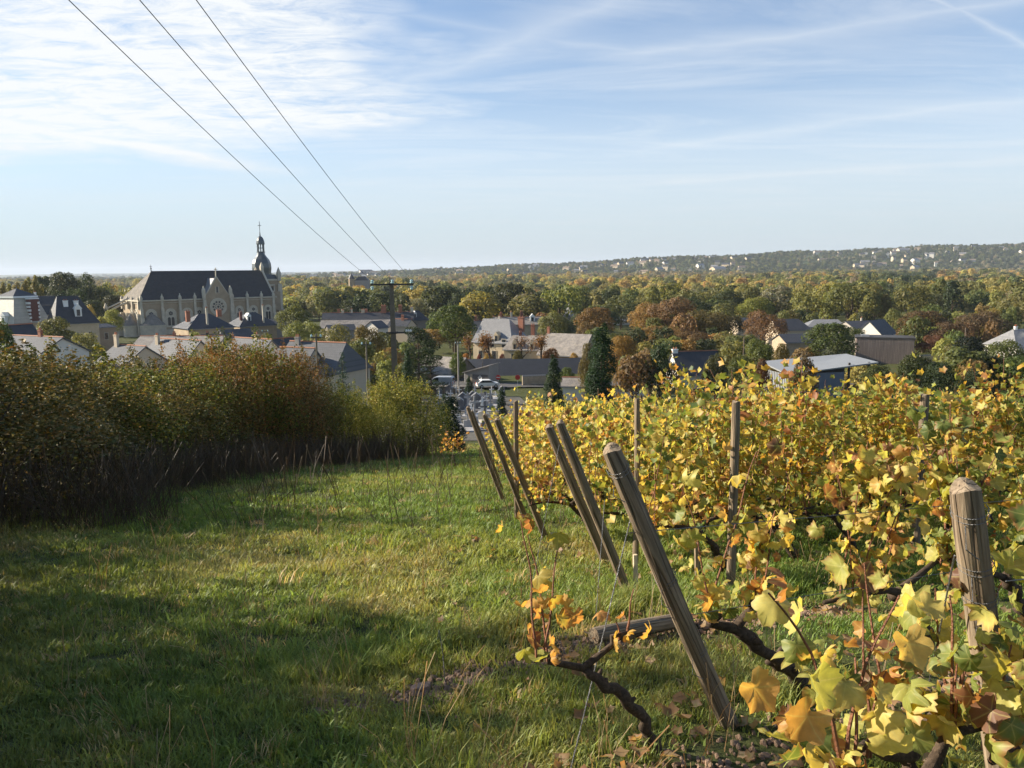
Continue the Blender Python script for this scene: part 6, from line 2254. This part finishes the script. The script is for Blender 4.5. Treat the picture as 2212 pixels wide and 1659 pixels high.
def rows():
    rnd = random.Random(3)
    # row end positions read off the leaning posts: n -> u of the first vine
    ends = {5.85: 6.3, 7.5: 6.75, 9.15: 7.0, 10.8: 8.0, 12.45: 8.8, 14.1: 9.6, 15.75: 10.4, 17.4: 11.3, 19.05: 12.3, 20.7: 13.2, 22.35: 14.2, 24.0: 15.1, 25.65: 16.1, 27.3: 17.0, 28.95: 18.0, 30.6: 18.9}
    cnt = 0
    for ri, (n, u0_) in enumerate(ends.items()):
        u = u0_
        k = 0
        lim = (0.70 if n < 20 else 0.35)
        while True:
            p = RP(n, u)
            if p.x / p.y > lim or k > 23 or (n > 12 and k > 12): break
            j = rnd.randrange(9)
            gm = 3 if (rnd.random() < (0.15 + 0.75 * max(0, min(1, (p.x / p.y - 0.2) / 0.25)))) else 2
            R = empty('grape_vine', p, ROT_ROW + rnd.uniform(-0.12, 0.12) + (math.pi if rnd.random() < 0.0 else 0))
            s_ = rnd.uniform(0.92, 1.10) * (1.03 if ri == 0 else 1.0)
            R.scale = (s_, s_ * rnd.uniform(0.9, 1.25), s_ * rnd.uniform(0.90, 1.03))
            tag(R, f'{ORD[k]} vine from the left in the {ORD[ri]} dense row', 'grape vine', 'vines of the vineyard')
            inst('trunk', FARV[j][0], R)
            inst('canes', FARV[j][1], R)['kind'] = 'stuff'
            fo = inst('foliage', FARV[j][gm], R)
            fo['kind'] = 'stuff'
            cnt += 1
            u += rnd.uniform(0.98, 1.15)
            k += 1
        wr = empty('trellis_wire')
        tag(wr, f'trellis wires of the {ORD[ri]} dense row', 'wire', 'trellis wires along the rows')
        if ri < 6:
            for hh in (0.62, 1.05, 1.5):
                MB().tube([RP(n, u0_ - 1.0, hh), RP(n, u0_ + 4, hh - 0.02), RP(n, u, hh)], 0.0022, 4).build('wire', M['wire'], wr)
        else:
            bpy.data.objects.remove(wr)
    for n, ua, ub, lab in ((2.62, 2.2, 8.5, 'trellis wires of the near row'), (1.15, 2.4, 5, 'trellis wires of the foreground row')):
        wr = empty('trellis_wire')
        tag(wr, lab, 'wire', 'trellis wires along the rows')
        for hh in (0.62, 1.05):
            MB().tube([RP(n, ua, hh), RP(n, (ua + ub) / 2, hh - 0.02), RP(n, ub, hh)], 0.0022, 4).build('wire', M['wire'], wr)


rows()


# ------------------------------------------------------------------ grass, dead stalks, litter, stones
def tuft(seed, blades, h, spread, wid, droop, mat):
    rng = np.random.default_rng(seed)
    V, F = [], []
    for i in range(blades):
        a, r = rng.uniform(0, 6.28), spread * math.sqrt(rng.random())
        bx, by = r * math.cos(a), r * math.sin(a)
        az = rng.uniform(0, 6.28)
        hh = h * rng.uniform(0.45, 1.15)
        L = hh * rng.uniform(0.2, droop)
        w = wid * rng.uniform(0.6, 1.3)
        px_b, py_b = -math.sin(az) * w / 2, math.cos(az) * w / 2
        b = len(V)
        for t, ww in ((0, 1), (0.55, 0.8)):
            ox, oy, oz = L * t * t * math.cos(az), L * t * t * math.sin(az), hh * (t - 0.15 * t * t)
            V += [(bx + ox - px_b * ww, by + oy - py_b * ww, oz), (bx + ox + px_b * ww, by + oy + py_b * ww, oz)]
        V.append((bx + L * math.cos(az), by + L * math.sin(az), hh * 0.85))
        V.append((bx + L * math.cos(az) + 1e-4, by + L * math.sin(az), hh * 0.85))
        F += [(b, b + 1, b + 3, b + 2), (b + 2, b + 3, b + 5, b + 4)]
    return np_mesh('tuft', np.array(V), np.array(F), mat)


def grass():
    rng = np.random.default_rng(77)
    short = [proto('grass_tuft', tuft(i, 28, 0.055, 0.08, 0.0062, 0.9, M['grass'])) for i in range(4)]
    long_ = [proto('long_grass_tuft', tuft(10 + i, 30, 0.15, 0.085, 0.007, 0.9, M['grass'])) for i in range(4)]
    clover = [proto('broad_leaf_tuft', tuft(20 + i, 14, 0.06, 0.08, 0.02, 1.4, M['grass'])) for i in range(2)]
    # density falls with distance, tufts grow to keep cover
    Ps, Ss, kinds = [], [], []
    for y0, y1, sp, sc in ((1.6, 5, 0.058, 0.9), (5, 9, 0.085, 1.15), (9, 16, 0.125, 1.5), (16, 28, 0.19, 2.0), (28, 60, 0.34, 2.8)):
        n = int(((y1 ** 2 - y0 ** 2) * 0.835 + (y1 - y0) * 2.4) / (sp * sp))
        y = np.sqrt(rng.uniform(y0 ** 2, y1 ** 2, n))
        x = rng.uniform(-0.95, 0.72, n) * y + rng.uniform(-1.6, 0.8, n)
        if y0 > 16:
            keep = (x < 0.25 * y)
            x, y = x[keep], y[keep]
        Ps.append(np.stack([x, y], 1))
        Ss.append(np.full(len(x), sc))
    P = np.concatenate(Ps)
    s = np.concatenate(Ss)
    x, y = P[:, 0], P[:, 1]
    bare = vnoise(x, y, 0.9, 1) * 0.5 + vnoise(x, y, 2.7, 2) * 0.5
    # tilled strip under the vines: thinner cover
    nn = x * NX + y * NY
    uu = x * UX + y * UY
    strip_ = np.exp(-((nn - 4.15) / 0.20) ** 2) * np.clip((uu - 1.2) / 0.6, 0, 1) * 0.56 + np.exp(-((nn - 2.35) / 0.2) ** 2) * (uu > 1.0) * 0.3
    keep = rng.random(len(x)) > np.clip((bare - 0.60) * 4.5, 0, 0.92) + np.clip(strip_ * 1.7, 0, 0.93)
    x, y, s, nn, uu = x[keep], y[keep], s[keep], nn[keep], uu[keep]
    z = height(x, y)
    dry = vnoise(x, y, 1.1, 7) * 0.45 + vnoise(x, y, 3.4, 8) * 0.55
    lush = vnoise(x, y, 1.7, 12) * 0.5 + vnoise(x, y, 0.5, 13) * 0.2 + np.exp(-((nn - 4.95) / 0.38) ** 2) * 0.45 * (uu > 1.2) + np.exp(-((nn - 2.7) / 0.35) ** 2) * 0.15
    g = np.array([0.15, 0.24, 0.05])
    gy = np.array([0.27, 0.32, 0.08])
    st = np.array([0.33, 0.27, 0.14])
    f = np.clip((dry - 0.42) * 2.3, 0, 1)[:, None]
    f2 = np.clip((dry - 0.68) * 3.0 + rng.normal(0, 0.14, len(x)), 0, 0.9)[:, None]
    col = g * (1 - f) + gy * f
    col = col * (1 - f2) + st * f2
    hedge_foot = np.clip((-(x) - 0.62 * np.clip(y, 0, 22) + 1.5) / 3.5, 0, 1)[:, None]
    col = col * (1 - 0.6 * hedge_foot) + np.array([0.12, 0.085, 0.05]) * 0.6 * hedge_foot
    isdry = rng.random(len(x)) < 0.045
    col[isdry] = st * 1.25
    col *= rng.uniform(0.75, 1.3, (len(x), 1))
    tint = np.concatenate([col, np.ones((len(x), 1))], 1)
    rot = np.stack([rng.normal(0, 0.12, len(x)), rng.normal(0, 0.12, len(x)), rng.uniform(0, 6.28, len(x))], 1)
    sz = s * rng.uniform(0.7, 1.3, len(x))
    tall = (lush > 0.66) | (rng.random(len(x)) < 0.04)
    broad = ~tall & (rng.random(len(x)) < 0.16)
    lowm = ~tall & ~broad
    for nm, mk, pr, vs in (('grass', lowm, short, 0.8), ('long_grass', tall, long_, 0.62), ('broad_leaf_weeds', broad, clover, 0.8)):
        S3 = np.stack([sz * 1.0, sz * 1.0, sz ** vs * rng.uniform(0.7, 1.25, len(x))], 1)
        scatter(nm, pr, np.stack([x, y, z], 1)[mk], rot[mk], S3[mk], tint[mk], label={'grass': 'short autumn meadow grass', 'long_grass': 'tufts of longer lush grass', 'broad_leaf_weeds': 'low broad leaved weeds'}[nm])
    # dead stalks, denser by the hedge
    m = 2600
    yy = np.concatenate([rng.uniform(2.5, 40, 500), rng.uniform(12, 44, m - 500)])
    ex = -0.62 * np.minimum(yy, 16) - 0.03 * np.maximum(yy - 16, 0) * 1.0 + np.maximum(yy - 30, 0) * 0.35
    xx = np.concatenate([rng.uniform(-0.6, 0.5, 500) * yy[:500], ex[500:] + rng.uniform(-2.5, 2.2, m - 500)])
    k = (xx / yy > -0.75)
    xx, yy = xx[k], yy[k]
    stalks = []
    for q in range(3):
        mb = MB()
        r2 = random.Random(q)
        for i in range(5):
            a = r2.uniform(0, 6.28)
            hh = r2.uniform(0.25, 0.6)
            bx, by = r2.uniform(-.1, .1), r2.uniform(-.1, .1)
            mb.tube([(bx, by, 0), (bx + .05 * math.cos(a), by + .05 * math.sin(a), hh * .6), (bx + .14 * math.cos(a), by + .14 * math.sin(a), hh)], [0.0022, 0.0018, 0.003], 3)
        stalks.append(proto('stalk', mb.mesh('stalk', M['grass'])))
    n = len(xx)
    big = np.where(yy > 12, rng.uniform(1.2, 2.6, n), rng.uniform(0.5, 0.95, n))
    scatter('dead_stalks', stalks, np.stack([xx, yy, height(xx, yy)], 1), np.stack([rng.normal(0, .2, n), rng.normal(0, .2, n), rng.uniform(0, 6.28, n)], 1),
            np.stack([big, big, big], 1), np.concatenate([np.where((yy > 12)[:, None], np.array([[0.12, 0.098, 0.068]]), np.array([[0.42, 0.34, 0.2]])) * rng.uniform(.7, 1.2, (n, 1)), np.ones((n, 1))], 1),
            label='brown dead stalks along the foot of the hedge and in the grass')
    # fallen leaves
    n = 1500
    yy = np.sqrt(rng.uniform(1.8 ** 2, 11 ** 2, n))
    xx = rng.uniform(-0.1, 0.68, n) * yy
    nn = xx * NX + yy * NY
    k = rng.random(n) < 0.15 + 0.85 * (np.exp(-((nn - 4.15) / 0.3) ** 2) * (xx > 0) + np.exp(-((nn - 2.3) / 0.4) ** 2) + np.exp(-((nn - 2.6) / 0.4) ** 2) * 0.5)
    xx, yy = xx[k], yy[k]
    rng2 = np.random.default_rng(2)
    Vs, Fs, Rs, b = [], [], [], 0
    for i in range(len(xx)):
        V, F, r, _e = LEAF_LO[i % 6]
        a = rng2.uniform(0, 6.28)
        tl = rng2.normal(0, 0.35, 2)
        s_ = rng2.uniform(0.045, 0.10)
        Rz = np.array(Matrix.Rotation(a, 3, 'Z') @ Matrix.Rotation(tl[0], 3, 'X') @ Matrix.Rotation(tl[1], 3, 'Y'))
        Vs.append((V @ Rz.T) * s_ + np.array([xx[i], yy[i], hz(xx[i], yy[i]) + rng2.uniform(0.015, 0.06)]))
        Fs.append(F + b)
        Rs.append(r)
        b += len(V)
    tag(inst('fallen_leaves', np_mesh('fallen_leaves', np.concatenate(Vs), np.concatenate(Fs), M['litter'], {'rim': np.concatenate(Rs)})), 'brown fallen vine leaves on the ground', kind='stuff')

    def rock(seed, s):
        r2 = random.Random(seed)
        import bmesh
        bm = bmesh.new()
        bmesh.ops.create_icosphere(bm, subdivisions=2, radius=1)
        for v in bm.verts:
            q = v.co.copy()
            v.co *= 1 + 0.22 * math.sin(3 * q.x + seed) * math.sin(2.3 * q.y + 1) + r2.uniform(-.07, .07)
            v.co = Vector((max(-.8, min(.85, v.co.x)) * s[0], max(-.8, min(.8, v.co.y)) * s[1], max(-.6, min(.62, v.co.z)) * s[2]))
        me = bpy.data.meshes.new('stone')
        bm.to_mesh(me)
        bm.free()
        me.materials.append(M['rock'])
        return me
    for i, (px, py, s, lab) in enumerate(((908, 1492, (0.075, 0.05, 0.035), 'flat reddish stone lying in the grass left of the centre'), (945, 1512, (0.03, 0.03, 0.02), 'small stone right of the flat reddish stone'),
                                          (1010, 1478, (0.04, 0.03, 0.02), 'low pinkish stone on the bare strip'), (870, 1505, (0.03, 0.02, 0.015), 'pebble left of the flat reddish stone'),
                                          (1030, 1170, (0.09, 0.06, 0.04), 'white stone at the foot of a wire'), (1210, 1195, (0.09, 0.05, 0.05), 'weathered grey chunk of wood by the twin posts'))):
        p = ground_at(px, py)
        tag(inst('stone', rock(i, s), None, p + Vector((0, 0, s[2] * 0.5)), (0.1 * i, -0.1, i)), lab, 'stone')
    # clods and pebbles of the bare strip
    n = 3200
    uu = rng.uniform(-0.5, 5, n)
    uu = rng.uniform(1.2, 6, n)
    n_ = np.where(rng.random(n) < 0.75, rng.normal(4.15, 0.13, n), rng.normal(2.35, 0.12, n))
    xx, yy = UX * uu + NX * n_, UY * uu + NY * n_
    k = yy > 1.5
    xx, yy = xx[k], yy[k]
    n = len(xx)
    cl = [proto('clod', rock(30 + i, (0.02, 0.017, 0.012))) for i in range(3)]
    for c_ in cl:
        c_.data.materials.clear()
        c_.data.materials.append(M['clod'])
    sc_ = rng.uniform(0.35, 1.5, n)
    scatter('clods', cl, np.stack([xx, yy, height(xx, yy) + 0.004], 1), np.stack([rng.uniform(0, 3, n)] * 3, 1), np.stack([sc_] * 3, 1), np.ones((n, 4)), label='clods and pebbles on the bare strips')


M['clod'] = plain('clod', (0.27, 0.18, 0.12), 0.95, 0.35, 25)
grass()

# ------------------------------------------------------------------ air
hm, ht = new_mat('haze_air')
pv = ht.n('ShaderNodeVolumePrincipled', ins={'Color': (0.78, 0.87, 1.0, 1), 'Density': 0.00006, 'Anisotropy': 0.1})
ht.n('ShaderNodeOutputMaterial', ins={'Volume': pv.outputs[0]})
zb, zt = -36.0, 135.0
hb = MB()
hb.box(0, 8200, (zb + zt) / 2, 34500, 16700, zt - zb)
tag(hb.build('haze', hm), 'thin bluish air over the valley', kind='stuff')
